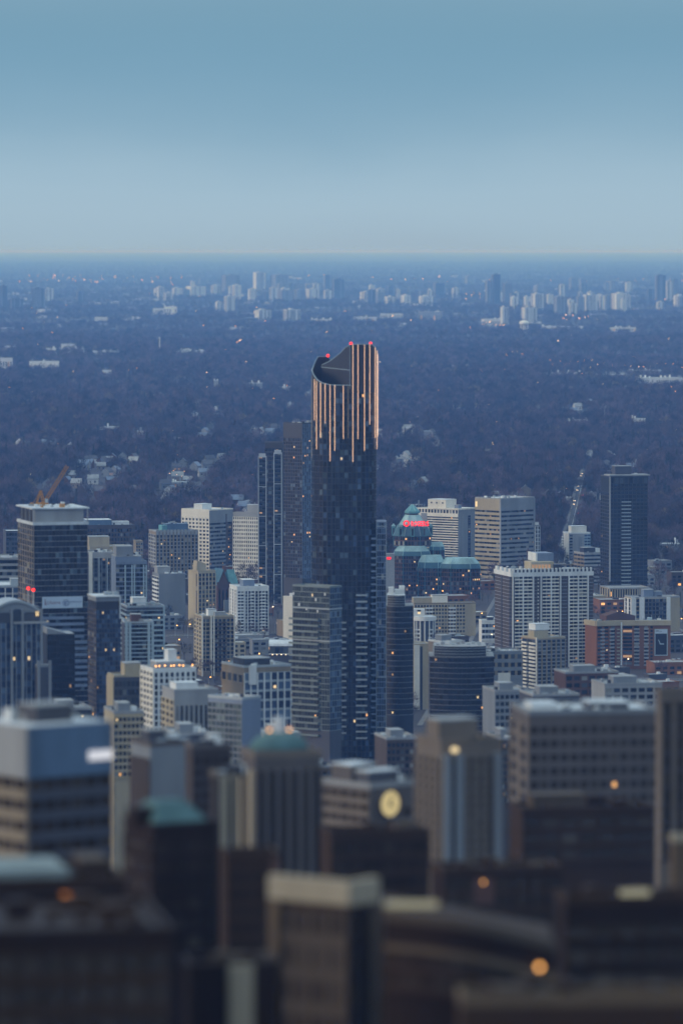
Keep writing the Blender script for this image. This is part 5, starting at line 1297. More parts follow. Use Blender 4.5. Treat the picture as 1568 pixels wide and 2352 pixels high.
B.body('fgdark', roof='fgdark', pmat='fgbrown'); B.box('pale_roof', B.W*.0, B.W*.58, 2, B.D*.8, B.Ht+.3, B.zr(2006), 'fgtealpale'); B.facade('F', B.zr(2200), B.Ht-6, 4, 7, .4, .2, 'fgbrown', 'fgbrown', glass='glassfg', lit=0)
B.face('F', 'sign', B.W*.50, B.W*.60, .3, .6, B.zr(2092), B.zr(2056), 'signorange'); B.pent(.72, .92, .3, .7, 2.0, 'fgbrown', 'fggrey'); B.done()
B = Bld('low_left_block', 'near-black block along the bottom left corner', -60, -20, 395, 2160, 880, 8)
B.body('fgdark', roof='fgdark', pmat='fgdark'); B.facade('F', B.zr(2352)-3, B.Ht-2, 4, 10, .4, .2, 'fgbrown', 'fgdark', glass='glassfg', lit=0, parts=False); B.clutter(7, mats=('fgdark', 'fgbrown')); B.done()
B = Bld('brown_brick_pier_block', 'dark brick block with a brown edge pier left of the pale-framed block', 505, 520, 640, 1975, 1130, 10)
B.body('fgbrown', roof='fgdark', pmat='fgbrown'); B.face('F', 'brick_pier', B.W*.84, B.W*1.0, .1, .8, 0, B.Ht, 'darkbrick'); B.facade('F', B.zr(2240), B.Ht-2, 8, 5, .4, .2, 'fgbrown', 'fgbrown', u1=B.W*.8, glass='glassfg', lit=0, parts=False); B.done()
B = Bld('pale_pillar_block', 'dark block with one pale beige pillar at the bottom edge', 420, 436, 640, 2235, 930, 8)
B.body('fgdark', roof='fgbrown', pmat='fgdark'); B.face('F', 'pale_pillar', B.W*.43, B.W*.70, .1, 1.4, 0, B.Ht+.9, 'fgpale'); B.clutter(4, mats=('fgbrown', 'fggrey')); B.done()
B = Bld('bottom_strip_roof', 'long grey-brown roof strip along the bottom right corner', 1050, 1062, 1640, 2312, 840, 3)
B.body('fgbrown', roof='fgbrown', pmat='fgtan'); B.clutter(6, mats=('fgbrown', 'fggrey')); B.done()
B = Bld('round_pale_tower', 'pale blurred block at the right edge above the near-black block', 1538, 1548, 1640, 1935, 1250, 8)
B.body('fgtan', roof='fgpale', pmat='fgpale'); B.done()
B = Bld('street_hall', 'dark low hall with two pale lamps between the right-hand blocks', 1170, 1200, 1500, 1870, 1620, 10)
B.body('fgbrown', roof='fgdark', pmat='fgbrown'); B.facade('F', B.zr(1990), B.Ht-1, 4, 10, .4, .2, 'fgbrown', 'fgbrown', glass='glassfg', lit=.02, litm=('litdim',)); B.pent(.1, .5, .2, .7, 3, 'fggrey', 'fggrey'); B.clutter(8, mats=('fgbrown', 'fggrey'))
B.done()
B = Bld('brown_annex', 'dark brown block with orange-lit corner below the ribbed beige tower', 990, 1020, 1290, 2010, 1300, 12)
B.body('fgdark', roof='fgdark', pmat='fgbrown'); B.facade('F', B.zr(2180), B.Ht-1, 5, 10, .4, .2, 'fgbrown', 'fgdark', glass='glassfg', lit=.0); B.face('F', 'brick_panel', B.W*.25, B.W*.42, .1, .5, B.zr(2080), B.zr(2020), 'darkbrick'); obj('wall_lamp', ball('lampfg'), B.root, (B.W*.32, -1, B.zr(2028)), (.2, .2, .2)); B.clutter(6, mats=('fgbrown', 'fggrey')); B.done()
B = Bld('brown_mid_block', 'dark brown block between the pale-framed block and the clock hall', 735, 760, 985, 1925, 1350, 14)
B.body('fgbrown', roof='fgdark', pmat='fgbrown'); B.facade('F', B.zr(2100), B.Ht-1, 6, 9, .4, .2, 'fgbrown', 'fgdark', glass='glassfg', lit=.0); B.clutter(6, mats=('fgbrown', 'fggrey')); B.done()
FILL = [(600, 608, 690, 1690, 2250, 'concrete', 'grey infill block between the dome tower and the podium'), (680, 690, 760, 1765, 2050, 'fgtan', 'tan infill block right of the green dome'), (880, 888, 960, 1700, 2300, 'brown', 'brown brick infill block under the black curved tower'),
        (1128, 1136, 1215, 1590, 2500, 'greywall', 'grey infill block below the yellow-walled block'), (1380, 1388, 1520, 1575, 2550, 'concrete', 'pale infill block below the red brick slab'), (1215, 1224, 1330, 1600, 2350, 'slate', 'slate infill block behind the wide grey slab'), (255, 262, 330, 1640, 2100, 'beige', 'beige infill block beside the big blue-grey office'),
        (395, 402, 480, 1690, 2000, 'slate', 'dark infill block behind the plain pale grey one'), (1140, 1150, 1180, 1700, 2100, 'fggrey', 'narrow grey infill block left of the wide grey slab'), (110, 118, 210, 1632, 2300, 'charcoal', 'dark infill block behind the big blue-grey office'), (1290, 1298, 1420, 1548, 2850, 'darkbrick', 'dark brick infill block in front of the tan corner tower')]
for xl, xc, xr, yt, dd, m, lab in FILL:
    B = Bld('infill_block', lab, xl, xc, xr, yt, dd, 12, D=26)
    B.body(m, roof='gravel', pmat='concrete'); B.facade('F', max(2, B.zr(yt+150)), B.Ht-1.5, 9, 7, .4, .25, m, m, lit=.03); B.pent(.2, .6, .2, .6, 3.5, 'greywall'); B.clutter(6); B.done()
Bld.cap = 240

# ------------------------------------------------------------------ low buildings between the towers
def fits(x, y, r, extra=()):
    return all(math.hypot(x-a, y-b) > r+c for a, b, c in FOOT) and not near_road(x, y)
COLW = {'darkbrick': 'dark brick', 'brown': 'brown', 'tan': 'tan', 'beige': 'beige', 'concrete': 'pale concrete', 'greywall': 'grey', 'brick': 'red brick', 'slate': 'slate-grey'}
ROFW = {'gravel': 'grey roof', 'paleroof': 'pale roof', 'darkroof': 'dark roof'}
MARKS = [(o.name.split('.')[0].replace('_', ' '), o.location.x, o.location.y) for o in list(bpy.data.objects) if o.type == 'EMPTY' and o.parent is None and o.get('category') in ('building', 'tower') and 3000 < o.location.y < 5100]
USED = {}
def label_low(r, x, y, m, rf):
    nm, mx, my = min(MARKS, key=lambda t: math.hypot(t[1]-x, (t[2]-y)*.5))
    side = ('left of' if x < mx-8 else 'right of' if x > mx+8 else 'in line with')
    lab = 'low %s building with %s %s %s the %s' % (COLW[m], ROFW[rf], 'behind and' if y > my+20 else 'before and' if y < my-20 else 'just', side, nm)
    k = USED[lab] = USED.get(lab, 0)+1
    if k > 1: lab = lab.replace('low ', ORD_[k-1]+' low ', 1)
    tag(r, lab, 'building', 'low street buildings')
ORD_ = ['first', 'second', 'third', 'fourth', 'fifth', 'sixth']
rr = random.Random(21); cnt = 0; tries = 0
WALLS = ('darkbrick', 'brown', 'tan', 'beige', 'concrete', 'greywall', 'brick', 'slate')
while cnt < 170 and tries < 12000:
    tries += 1
    y = rr.uniform(3250, 4900); half = .0679*y*1.02; x = rr.uniform(-half, half); W, D, hh = rr.uniform(12, 32), rr.uniform(12, 24), rr.uniform(6, 14)
    if not fits(x, y, math.hypot(W, D)/2): continue
    cnt += 1; a = math.radians(15+rr.gauss(0, 3)); z0 = terr(x, y)-.5
    FOOT.append((x, y, math.hypot(W, D)/2+2))
    r = empty('low_building', (x, y, z0), a)
    low_r = r
    m = rr.choice(WALLS); rf = rr.choice(('gravel', 'paleroof', 'darkroof', 'gravel'))
    label_low(r, x, y, m, rf)
    obj('wall', cube(m), r, (-W/2, -D/2, 0), (W, D, hh)); obj('roof', cube(rf), r, (-W/2+.3, -D/2+.3, hh), (W-.6, D-.6, .3))
    for (px_, py_, sx, sy) in ((-W/2-.1, -D/2-.1, W+.2, .4), (-W/2-.1, D/2-.3, W+.2, .4), (-W/2-.1, -D/2+.3, .4, D-.6), (W/2-.3, -D/2+.3, .4, D-.6)): obj('parapet', cube(m), r, (px_, py_, hh-.1), (sx, sy, .9))
    nw = max(2, int(W/5)); nfl = max(1, int(hh/3.6))
    for i in range(nfl):
        for j in range(nw):
            mm = rr.choice(('litwarm', 'litdim')) if rr.random() < .05 else 'glass'
            obj('window', cube(mm), r, (-W/2+(j+.2)*W/nw, -D/2-.08, 1+i*3.6), (W/nw*.6, .08, 2.0))
    for _ in range(rr.randrange(1, 4)): obj('roof_unit', cube(rr.choice(('metal', 'white', 'charcoal'))), r, (rr.uniform(-.4, .3)*W, rr.uniform(-.4, .3)*D, hh+.3), (rr.uniform(1.5, 3.5), rr.uniform(1.5, 3), rr.uniform(.8, 2)))

# ------------------------------------------------------------------ far skyline
ORD = ['first', 'second', 'third', 'fourth', 'fifth', 'sixth', 'seventh', 'eighth', 'ninth', 'tenth', 'eleventh', 'twelfth', 'thirteenth', 'fourteenth', 'fifteenth', 'sixteenth', 'seventeenth', 'eighteenth', 'nineteenth', 'twentieth']
def ordinal(i):
    if i < 20: return ORD[i]
    t = {2: 'twenty', 3: 'thirty', 4: 'forty', 5: 'fifty', 6: 'sixty', 7: 'seventy', 8: 'eighty', 9: 'ninety', 10: 'hundred', 11: 'hundred-and-ten'}[(i+1)//10]
    u = (i+1) % 10
    if i+1 >= 100: return 'hundredth' if i+1 == 100 else 'hundred-and-'+ORD[i-100]
    return (t[:-1]+'ieth') if u == 0 else t+'-'+ORD[u-1]
FAR = [(0, 16, 656, 713, 'd'), (20, 52, 686, 713, 'd'), (72, 103.5, 662, 713, 'd'), (353, 377, 662, 680, 'p'), (394, 418, 661, 679, 'p'), (426, 472, 657, 681, 'p'), (484, 508, 655, 676, 'p'),
       (494, 511, 693, 714, 'p'), (509, 549.5, 632, 673, 'g'), (514, 539, 680, 716, 'p'), (581, 609.6, 625, 671, 'p'), (619.6, 663, 631, 671, 'g'), (663, 675, 650, 672, 'd'), (636, 673, 666, 693, 'g'), (675, 701, 665, 691, 'g'),
       (703, 733, 663, 686, 'p'), (743, 761, 666, 686, 'p'), (762, 790, 641, 685, 'd'), (584.5, 623, 712, 738, 'p'), (649.6, 691, 711, 740, 'p'), (826.6, 861, 670, 693, 'p'), (862, 882, 670, 698, 'g'), (883, 908, 681, 700, 'w'), (909, 919, 664, 690, 'p'), (920, 943, 678, 702, 'w'),
       (962, 994, 680, 701, 'w'), (995, 1020, 650, 683, 'd'), (1114, 1128, 644, 698, 'g'), (1128, 1149, 630, 698, 'd'), (1154, 1176.5, 650, 698, 'g'), (1181, 1191, 671, 692, 'p'), (1149, 1168, 705, 746, 'p'), (1202, 1219, 681, 707, 'p'), (1219.5, 1249, 674, 714, 'p'), (1197, 1234, 706, 739, 'p'),
       (1254, 1271, 676, 700, 'p'), (1272, 1302, 681, 728, 'g'), (1306, 1325, 696, 728, 'p'), (1327, 1338, 671, 697, 'p'), (1339, 1372.5, 677, 715, 'w'), (1376, 1387, 678, 714, 'w'), (1388, 1402, 678, 712, 'g'), (1404, 1440, 673.6, 711.5, 'w'), (1441, 1447.5, 677, 708, 'p'),
       (1486, 1502, 664, 692, 'd'), (1504, 1529, 632, 694, 'd'), (1529.5, 1543, 645, 695, 'p'), (1544, 1556, 642, 682, 'd'), (1547, 1575, 678, 706, 'w'), (1225, 1252, 655, 672, 'g'), (1068, 1090, 633, 652, 'g'), (455, 470, 640, 655, 'g'), (700, 740, 651, 664, 'g'), (1330, 1345, 640, 668, 'g'), (1400, 1412, 646, 668, 'g'), (1432, 1452, 645, 668, 'd')]
_fr = random.Random(77)
for cx, n_, y0_, spread in ((400, 4, 668, 60), (560, 6, 672, 60), (690, 5, 664, 60), (900, 6, 676, 70), (1000, 4, 670, 40), (1180, 5, 690, 40), (1290, 6, 690, 60), (1390, 5, 690, 50), (1530, 3, 690, 30), (150, 2, 690, 60), (1330, 5, 664, 120)):
    for _ in range(n_):
        x_ = cx+_fr.uniform(-1, 1)*spread; yb_ = y0_+_fr.uniform(0, 26); w_ = _fr.uniform(9, 22)
        FAR.append((x_, x_+w_, yb_-_fr.uniform(16, 34), yb_, _fr.choice('ppwgpgd')))
FAR = [f for f in FAR if f[1] > 0]
FAR.sort(key=lambda t: t[0])
wallmat('farpale', (0.60, 0.60, 0.57)); wallmat('farwhite', (0.78, 0.77, 0.73)); wallmat('fargrey', (0.24, 0.25, 0.27)); wallmat('fardark', (0.07, 0.075, 0.09))
wallmat('farstripe', (0.13, 0.13, 0.14)); wallmat('farpanel', (0.66, 0.65, 0.61))
fr_ = random.Random(4)
WORD = {'p': ('farpale', 'pale'), 'w': ('farwhite', 'white-faced'), 'g': ('fargrey', 'grey'), 'd': ('fardark', 'dark')}
for i, (x0, x1, yt, yb, kd) in enumerate(FAR):
    d = dground(yb)-40; zb = terr(xat((x0+x1)/2, d, 150), d)-3; z1 = zat(yt, d); a = xat(x0, d, 150); W0 = xat(x1, d, 150)-a; h = z1-zb
    rot = math.radians(fr_.choice((22, 28, 34))); k0 = fr_.uniform(.45, .75); W = W0/(math.cos(rot)+k0*math.sin(rot)); D = W*k0
    r = empty('far_apartment_tower', (a+D*math.sin(rot), d, zb), rot); tag(r, '%s far-off %s apartment tower, %s along the hazy skyline from the left' % ('tall' if yb-yt > 35 else 'broad' if (x1-x0) > (yb-yt) else 'upright', WORD[kd][1], ordinal(i)), 'tower', 'far apartment towers')
    HOUSES.append((a+W0/2, d+D/2, W0*.5+6))
    m = WORD[kd][0]; obj('wall', cube(m), r, (0, 0, 0), (W, D, h)); obj('roof', cube('gravel'), r, (-.3, -.3, h), (W+.6, D+.6, 1.0))
    obj('penthouse', cube(m), r, (W*fr_.uniform(.2, .4), D*.2, h+1), (W*fr_.uniform(.15, .35), D*.5, 5))
    for f, ln, k in (('F', W, max(2, int((x1-x0)/5))), ('L', D, max(2, int((x1-x0)/10)))):
        s_ = ln/k
        for j in range(k):
            dark = fr_.random() < .5
            mm = ('farstripe' if kd != 'd' else 'fargrey') if dark else ('farpanel' if kd in 'pw' else m)
            o_ = .5 if dark else .9; u_ = j*s_+s_*.2; w_ = s_*(.4+.2*fr_.random())
            obj('balcony_column' if dark else 'wall_panel', cube(mm), r, (u_, -o_, 2) if f == 'F' else (-o_, u_, 2), (w_, o_, h-4) if f == 'F' else (o_, w_, h-4))
    nfl = max(3, int(h/9)); ws = MB()
    for q in range(nfl):
        ws.box(.2, W-.2, -.3, 0, 3+q*(h-6)/nfl, 3+q*(h-6)/nfl+1.2, 'farstripe' if kd != 'd' else 'fargrey')
    ws.build('window_rows', r, stuff=True)
# broad low buildings, institutions and the mall, part way up the slope
LOW = [(351, 376, 708, 725, 'low white ribbed hall in two blocks beyond the wood'), (376.5, 406, 704, 725, 'taller half of the low white ribbed hall beyond the wood'), (105, 192, 800, 815, 'long pale institution with roof turret on the wooded slope'), (140, 175, 790, 806, 'upper block of the long pale institution'),
       (10, 36, 795, 803, 'small white flat block at the far left of the slope'), (67, 134, 830, 847, 'pale long school block low on the left slope'), (212, 272, 806, 821, 'blue-grey workshop row left of the tall chimney'), (399, 472.5, 805, 817, 'long white hall with row of roof vents right of the chimney'),
       (235, 255, 850, 866, 'small isolated white block in the wood, left'), (491, 501, 874, 893, 'slim beige block in the wood left of the curved tower'), (0, 28, 822, 842, 'beige blocks at the left edge of the slope'), (1038, 1082, 839, 850, 'long white house row right of the curved tower'), (1402, 1460, 752, 762, 'bright white arena hall near the right skyline'),
       (1348, 1376, 722, 728, 'thin white roof gleaming near the right skyline'), (1440, 1518, 851, 864, 'long mall roof with blue-grey front at the right'), (1300, 1360, 856, 868, 'pale mall range among lamps at the right'), (1245, 1290, 858, 870, 'left end of the lamplit mall range'), (1370, 1432, 860, 874, 'mid part of the lamplit mall range'),
       (1460, 1568, 868, 884, 'nearest long mall roof at the right edge'), (1105, 1150, 732, 746, 'banded grey office near the water tower'), (960, 1015, 716, 737, 'stepped grey office above the curved tower on the skyline'), (873, 925, 720, 731, 'long low office, skyline above the curved tower'), (812, 866, 728, 736, 'low white roofed shed above the curved tower'),
       (714, 762, 733, 741, 'low pale shed row left of the curved tower crown'), (1245, 1340, 749, 757, 'pale strip of sheds right of the water tower'), (1110, 1148, 750, 756, 'lamplit shed left of the water tower'), (560, 602, 880, 893, 'beige flat block just left of the curved tower crown'), (640, 672, 888, 896, 'pale blue flat roof left of the curved tower crown'),
       (1300, 1350, 965, 975, 'pale green-grey roof in the right wood'), (1436, 1482, 962, 974, 'white-walled hall in the right wood'), (405, 445, 1015, 1028, 'white-fronted hall deep in the left wood'), (230, 280, 985, 992, 'low pale roofs in the left wood'), (315, 338, 990, 999, 'bright white house in the left wood'), (390, 432, 1108, 1118, 'lamp-fronted lodge with gable in the left wood'),
       (1395, 1440, 1082, 1100, 'large grey barn roof behind the black slab tower'), (1500, 1560, 1250, 1262, 'long low roof at the right edge under the wood'), (940, 975, 1160, 1176, 'low roof in the wood behind the copper spire')]
for x0, x1, yt, yb, lab in LOW:
    d = dground(yb)-25; zb = terr(xat((x0+x1)/2, d, 100), d)-2; a = xat(x0, d, 100); W = xat(x1, d, 100)-a; h = max(7.0, zat(yt, d)-zb); D = min(40, W*.5)
    r = empty('low_hall', (a, d, zb)); tag(r, lab, 'building'); HOUSES.append((a+W*.25, d+D/2, W*.3+6)); HOUSES.append((a+W*.75, d+D/2, W*.3+6))
    m = fr_.choice(('farpale', 'farwhite', 'farpale')) if 'white' in lab or 'pale' in lab else fr_.choice(('fargrey', 'farpale', 'concrete'))
    obj('wall', cube(m), r, (0, 0, 0), (W, D, h)); obj('roof', cube('paleroof'), r, (-.5, -.5, h), (W+1, D+1, .8))
    k = max(3, int((x1-x0)/5))
    for j in range(k):
        if fr_.random() < .75: obj('window', cube('litdim' if fr_.random() < .12 else 'farstripe'), r, ((j+.2)*W/k, -.15, h*.3), (W/k*.55, .15, h*.4))
        if fr_.random() < .35: obj('roof_unit', cube(fr_.choice(('farwhite', 'fargrey'))), r, (j*W/k, D*fr_.uniform(.1, .6), h+.8), (W/k*.7, 6, fr_.uniform(2, 6)))
# water tower
d = dground(768); x = xat(1203.7, d, 150); zb = terr(x, d)-2; s = d/F
r = empty('water_tower', (x, d, zb)); tag(r, 'white mushroom-shaped water tower on ribbed legs', 'water tower'); HOUSES.append((x, d, 22))
zt = zat(735, d)-zb; hb = zt-9*s; R0 = 11.5*s
b = MB(); n = 24; pr2 = None
for rad, z in ((.80, hb-1.5*s), (1.0, hb+1*s), (1.0, hb+3.5*s), (.86, hb+6*s), (.5, hb+8.2*s), (.02, hb+9*s)):
    ring = [(R0*rad*math.cos(2*math.pi*k/n), R0*rad*math.sin(2*math.pi*k/n)) for k in range(n)]
    if pr2: b.frustum(pr2[0], pr2[1], ring, z, 'farwhite', False)
    pr2 = (ring, z)
b.build('tank', r); obj('riser', disc('farpale', 12), r, (0, 0, 0), (R0*.18, R0*.18, hb))
for k in range(10):
    t = 2*math.pi*k/10; obj('leg', disc('farpale', 6), r, (R0*.76*math.cos(t), R0*.76*math.sin(t), 0), (R0*.07, R0*.07, hb-1.2*s))
# chimney and lattice masts
d = dground(817); x = xat(366.5, d, 120); zb = terr(x, d)-2; r = empty('chimney', (x, d, zb)); tag(r, 'slender pale factory chimney standing in the left wood', 'chimney'); HOUSES.append((x, d, 8))
hgt = zat(776, d)-zb; b = MB(); b.bar((0,0,0), (0,0,hgt), 1.7, 'farpale', 1.2, 12); b.build('shaft', r); obj('cap', disc('farwhite', 12), r, (0, 0, hgt), (1.7, 1.7, 3))
for px, yb, yt, lab in ((1388, 978, 935, 'thin lattice mast in the right wood'), (1262, 1010, 975, 'short lattice mast right of the curved tower')):
    d = dground(yb); x = xat(px, d, 80); zb = terr(x, d)-1; h = zat(yt, d)-zb; r = empty('lattice_mast', (x, d, zb)); tag(r, lab, 'mast'); b = MB()
    for k in range(3):
        t = 2*math.pi*k/3; b.bar((1.4*math.cos(t), 1.4*math.sin(t), 0), (.2*math.cos(t), .2*math.sin(t), h), .16, 'metal', .1, 4)
    b.build('legs', r); b = MB()
    for q in range(8):
        z = h*q/8; w_ = 1.4-1.2*q/8; P3 = [(w_*math.cos(2*math.pi*k/3), w_*math.sin(2*math.pi*k/3)) for k in range(3)]
        for k in range(3): b.bar((*P3[k], z), (*P3[(k+1) % 3], z+h/8), .09, 'metal', .09, 3)
    b.build('bracing', r)

# far low buildings scattered along the skyline
for i in range(190):
    py = fr_.choice((fr_.uniform(628, 762), fr_.gauss(690, 14))); px = fr_.uniform(-20, 1588); d = dground(py); x = xat(px, d, 180)
    wv, hh = fr_.uniform(14, 60)*(1 if py > 660 else 1.4), fr_.uniform(6, 16)*(1 if py > 660 else 1.3)
    m = fr_.choice(('farpale', 'farwhite', 'fargrey', 'fargrey', 'fardark', 'farpale'))
    r = empty('far_building', (x, d, terr(x, d)-2)); fw = {'farpale': 'pale', 'farwhite': 'white', 'fargrey': 'grey', 'fardark': 'dark'}[m]; sd = 'left' if px < 520 else 'middle' if px < 1050 else 'right'; tag(r, 'tiny %s low building in the hazy distance, %s third of the skyline' % (fw, sd), 'building', 'far %s low buildings, %s' % (fw, sd))
    obj('wall', cube(m), r, (0, 0, 0), (wv, 14, hh)); obj('roof', cube('paleroof'), r, (-.4, -.4, hh), (wv+.8, 14.8, .8)); HOUSES.append((x+wv/2, d+7, wv*.55+3))

# houses in the wood
def house_meshes(wm, rm):
    b = MB(); b.box(-5, 5, -4, 4, 0, 6, wm); b.raw([(-5, -4.01, 6), (-5, 4.01, 6), (-5, 0, 9.4), (5, -4.01, 6), (5, 4.01, 6), (5, 0, 9.4)], [(0, 2, 1), (3, 4, 5)], wm)
    c = MB(); c.raw([(-5.5, -4.6, 5.6), (5.5, -4.6, 5.6), (5.5, 0, 9.7), (-5.5, 0, 9.7), (-5.5, 4.6, 5.6), (5.5, 4.6, 5.6), (-5.5, -4.6, 5.3), (5.5, -4.6, 5.3), (-5.5, 4.6, 5.3), (5.5, 4.6, 5.3)], [(0, 1, 2, 3), (3, 2, 5, 4), (6, 7, 1, 0), (4, 5, 9, 8)], rm)
    return b.mesh('house_wall'), c.mesh('house_roof')
HM = [house_meshes(a, b) for a, b in (('farpale', 'darkroof'), ('concrete', 'darkroof'), ('tan', 'gravel'), ('darkbrick', 'bluegrey'), ('farpale', 'gravel'), ('concrete', 'bluegrey'), ('darkbrick', 'darkroof'), ('greywall', 'slate'), ('brown', 'slate'), ('greywall', 'darkroof'))]
HW = ['pale walls and dark roof', 'concrete-grey walls and dark roof', 'tan walls and grey roof', 'dark brick walls and blue-grey roof', 'pale walls and grey roof', 'concrete-grey walls and blue-grey roof', 'dark brick walls and dark roof', 'grey walls and slate roof', 'brown walls and slate roof', 'grey walls and dark roof']
CL = [(fr_.uniform(0, 1568), fr_.choice((905, 940, 975, 1000, 1040, 1085, 1120, 1160, 880, 960))) for _ in range(34)] + [(1390, 1050), (1460, 1040), (1380, 1060), (940, 1010), (950, 1000), (350, 1130), (420, 1120), (60, 1020), (110, 1030)]
n = 0; tries = 0
while n < 290 and tries < 5000:
    tries += 1; cx, cy = fr_.choice(CL); px, py = cx+fr_.gauss(0, 40), cy+fr_.gauss(0, 9)
    d = dground(py); x = xat(px, d, 60)
    if (1310 < px < 1375 and 1060 < py < 1150) or d < 4950 or abs(x) > .08*d or near_road(x, d) or any(abs(x-a) < 13+c*.5 and abs(d-b) < 13+c*.5 for a, b, c in HOUSES): continue
    n += 1; k = fr_.uniform(1.0, 1.6); hk = fr_.randrange(len(HM)); wm, rm = HM[hk]; r = empty('house', (x, d, terr(x, d)-.5), fr_.choice((0, math.pi/2, .3, -.3, 1.2))); r.scale = (k, k, k)
    tag(r, 'gabled house with %s in the wood %s the tower' % (HW[hk], 'left of' if px < 790 else 'right of'), 'house', 'houses in the wood with %s, %s' % (HW[hk], 'left' if px < 790 else 'right'))
    obj('wall', wm, r); obj('roof', rm, r)
    for u in (-3, 1.5): obj('window', cube('litdim' if fr_.random() < .08 else 'glass'), r, (u, -4.08, 2.0), (1.5, .08, 1.8))
    HOUSES.append((x, d, 7.0*k))

# ------------------------------------------------------------------ lamps, cars, street trees
lm = MB(); lm.bar((0, 0, 0), (0, 0, 8), .12, 'metal', .07, 5); lm.bar((0, 0, 8), (1.2, 0, 8.4), .06, 'metal', .05, 4); LM = lm.mesh('lamp_post')
def lamp(x, y, mat, size, hh=1.0, label='street lamp glowing among the trees', group='street lamps among the trees'):
    cw_ = 'orange' if mat == 'lamporange' else 'pale'; sd = 'left of' if x < 0 else 'right of'
    label = '%s %s, %s the curved tower' % (cw_, label, sd); group = '%s %s, %s' % (cw_, group, sd.split()[0])
    r = empty('street_lamp', (x, y, terr(x, y))); r.scale = (hh, hh, hh); tag(r, label, 'street lamp', group)
    obj('post', LM, r); obj('lamp_head', ball(mat), r, (1.3, 0, 8.3), (size, size, size*.7))
for i in range(190):
    q = fr_.random()
    py = fr_.uniform(860, 1230) if q < .45 else (fr_.gauss(648, 6) if q < .72 else fr_.uniform(670, 860))
    px = fr_.uniform(0, 1568) if q < .45 or q > .55 else fr_.uniform(60, 420)
    d = dground(max(612, py)); x = xat(px, d, 100); s = d/7000
    if d < 4800: continue
    lamp(x, d, fr_.choice(('lamporange', 'lampfar', 'lampwhite')), .145*s*fr_.uniform(.5, 1.5), 1.9 if d < 9500 else 2.6)
    HOUSES.append((x, d-4, 4))
for px0, px1, py, k in ((1250, 1395, 847, 10), (1290, 1360, 744, 7), (385, 430, 1117, 5), (1405, 1568, 858, 10), (1505, 1545, 700, 7), (1100, 1160, 753, 8), (60, 240, 646, 16), (540, 560, 800, 4), (1060, 1110, 690, 6)):
    for j in range(k):
        px = px0+(px1-px0)*(j+fr_.random()*.6)/k; d = dground(py+fr_.uniform(-8, 8)); x = xat(px+fr_.uniform(-6, 6), d, 100)
        lamp(x, d, fr_.choice(('lamporange', 'lampfar')), .17*d/7000*fr_.uniform(.5, 1.3), 1.9 if d < 9500 else 2.6); HOUSES.append((x, d-4, 4))
for i in range(46):
    a, b, _w = ROADS[1 + i % (len(ROADS)-1)]; tt = fr_.random(); dx, dy = b[0]-a[0], b[1]-a[1]; l = math.hypot(dx, dy)
    lamp(a[0]+dx*tt-dy/l*(_w-1)*(1 if i % 2 else -1)*.9, a[1]+dy*tt+dx/l*(_w-1)*(1 if i % 2 else -1)*.9, fr_.choice(('lamporange', 'lamporange', 'lampwhite')), .42, 1.1, 'street lamp beside a city street', 'street lamps along the streets')

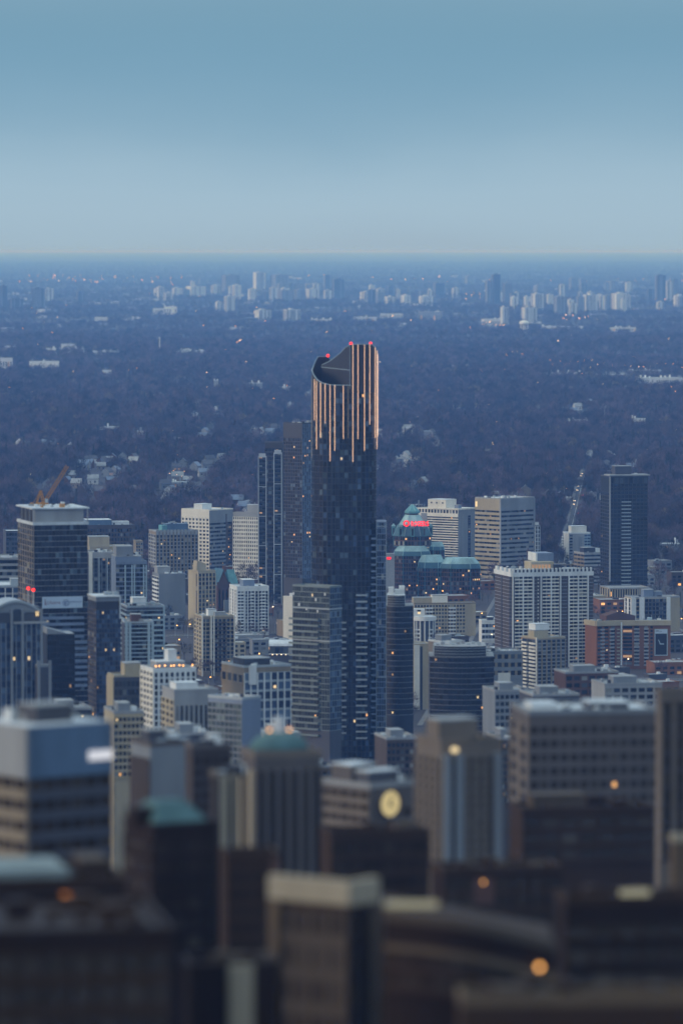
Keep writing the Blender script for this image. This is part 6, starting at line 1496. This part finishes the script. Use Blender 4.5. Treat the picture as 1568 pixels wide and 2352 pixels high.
n = 0; tries = 0
while n < 60 and tries < 3000:
    tries += 1; y = fr_.uniform(3250, 4650); half = .0679*y; x = fr_.uniform(-half, half)
    if any(math.hypot(x-a, y-b) < c*.8 for a, b, c in FOOT): continue
    n += 1; lamp(x, y, fr_.choice(('lamporange', 'lamporange', 'lampwhite')), .40, 1.3, 'street lamp beside a city street', 'street lamps along the streets')
cb = MB(); cb.raw([(-.9, -2.2, .3), (.9, -2.2, .3), (.9, 2.2, .3), (-.9, 2.2, .3), (-.9, -2.2, .9), (.9, -2.2, .9), (.9, 2.2, .95), (-.9, 2.2, .95)], CUBE_F, 'slate')
cc = MB(); cc.frustum([(-.85, -1.1), (.85, -1.1), (.85, 1.8), (-.85, 1.8)], .92, [(-.7, -.4), (.7, -.4), (.7, 1.3), (-.7, 1.3)], 1.5, 'glass')
wh = MB(); wh.bar((-.1, 0, 0), (.1, 0, 0), .33, 'black', .33, 10)
CB, CC, WH = cb.mesh('car_body'), cc.mesh('car_cabin'), wh.mesh('car_wheel')
(ax, ay), (bx, by), _ = ROADS[0]
for i in range(9):
    tt = .42+.52*(i+fr_.random()*.8)/9; side = 1 if i % 3 else -1; l = math.hypot(bx-ax, by-ay); x, y = ax+(bx-ax)*tt - side*(by-ay)/l*4, ay+(by-ay)*tt + side*(bx-ax)/l*4
    r = empty('car', (x, y, terr(x, y)+.35), math.atan2(-(bx-ax), by-ay) if side > 0 else math.atan2(-(bx-ax), by-ay)+math.pi)
    tag(r, 'car with headlights on, driving down the straight uphill road' if side > 0 else 'car with red tail lights, driving up the straight uphill road', 'car', 'oncoming cars on the uphill road' if side > 0 else 'outgoing cars on the uphill road')
    obj('body', CB, r); obj('cabin', CC, r)
    for wx in (-.85, .85):
        for wy in (-1.4, 1.4): obj('wheel', WH, r, (wx, wy, .33))
        obj('headlight', ball('lampwhite'), r, (wx*.75, -2.3, .7), (.34, .12, .28)); obj('tail_light', ball('beacon'), r, (wx*.75, 2.3, .8), (.3, .1, .2))

n = 0; tries = 0
while n < 230 and tries < 12000:
    tries += 1; y = fr_.uniform(3280, 4700); half = .0679*y*1.02; x = fr_.uniform(-half, half)
    if not fits(x, y, 4): continue
    n += 1; FOOT.append((x, y, 5)); k = tree_kind(fr_); s = fr_.uniform(.7, 1.15); tr, cr = PM[k]
    r = empty('street_tree', (x, y, terr(x, y)), fr_.uniform(0, 6.28)); r.scale = (s, s, s)
    sd = 'left of' if x < 0 else 'right of'; tw = ('large' if s > .95 else 'small')+(' bare' if k < 9 else ' yellowish bare' if k < 11 else ' dark evergreen')
    tag(r, '%s tree between the low city buildings %s the curved tower' % (tw, sd), 'tree', '%s street trees, %s' % (tw, sd.split()[0]))
    obj('trunk', tr, r); obj('crown', cr, r)
make_forest()
print('objects', len(bpy.data.objects))
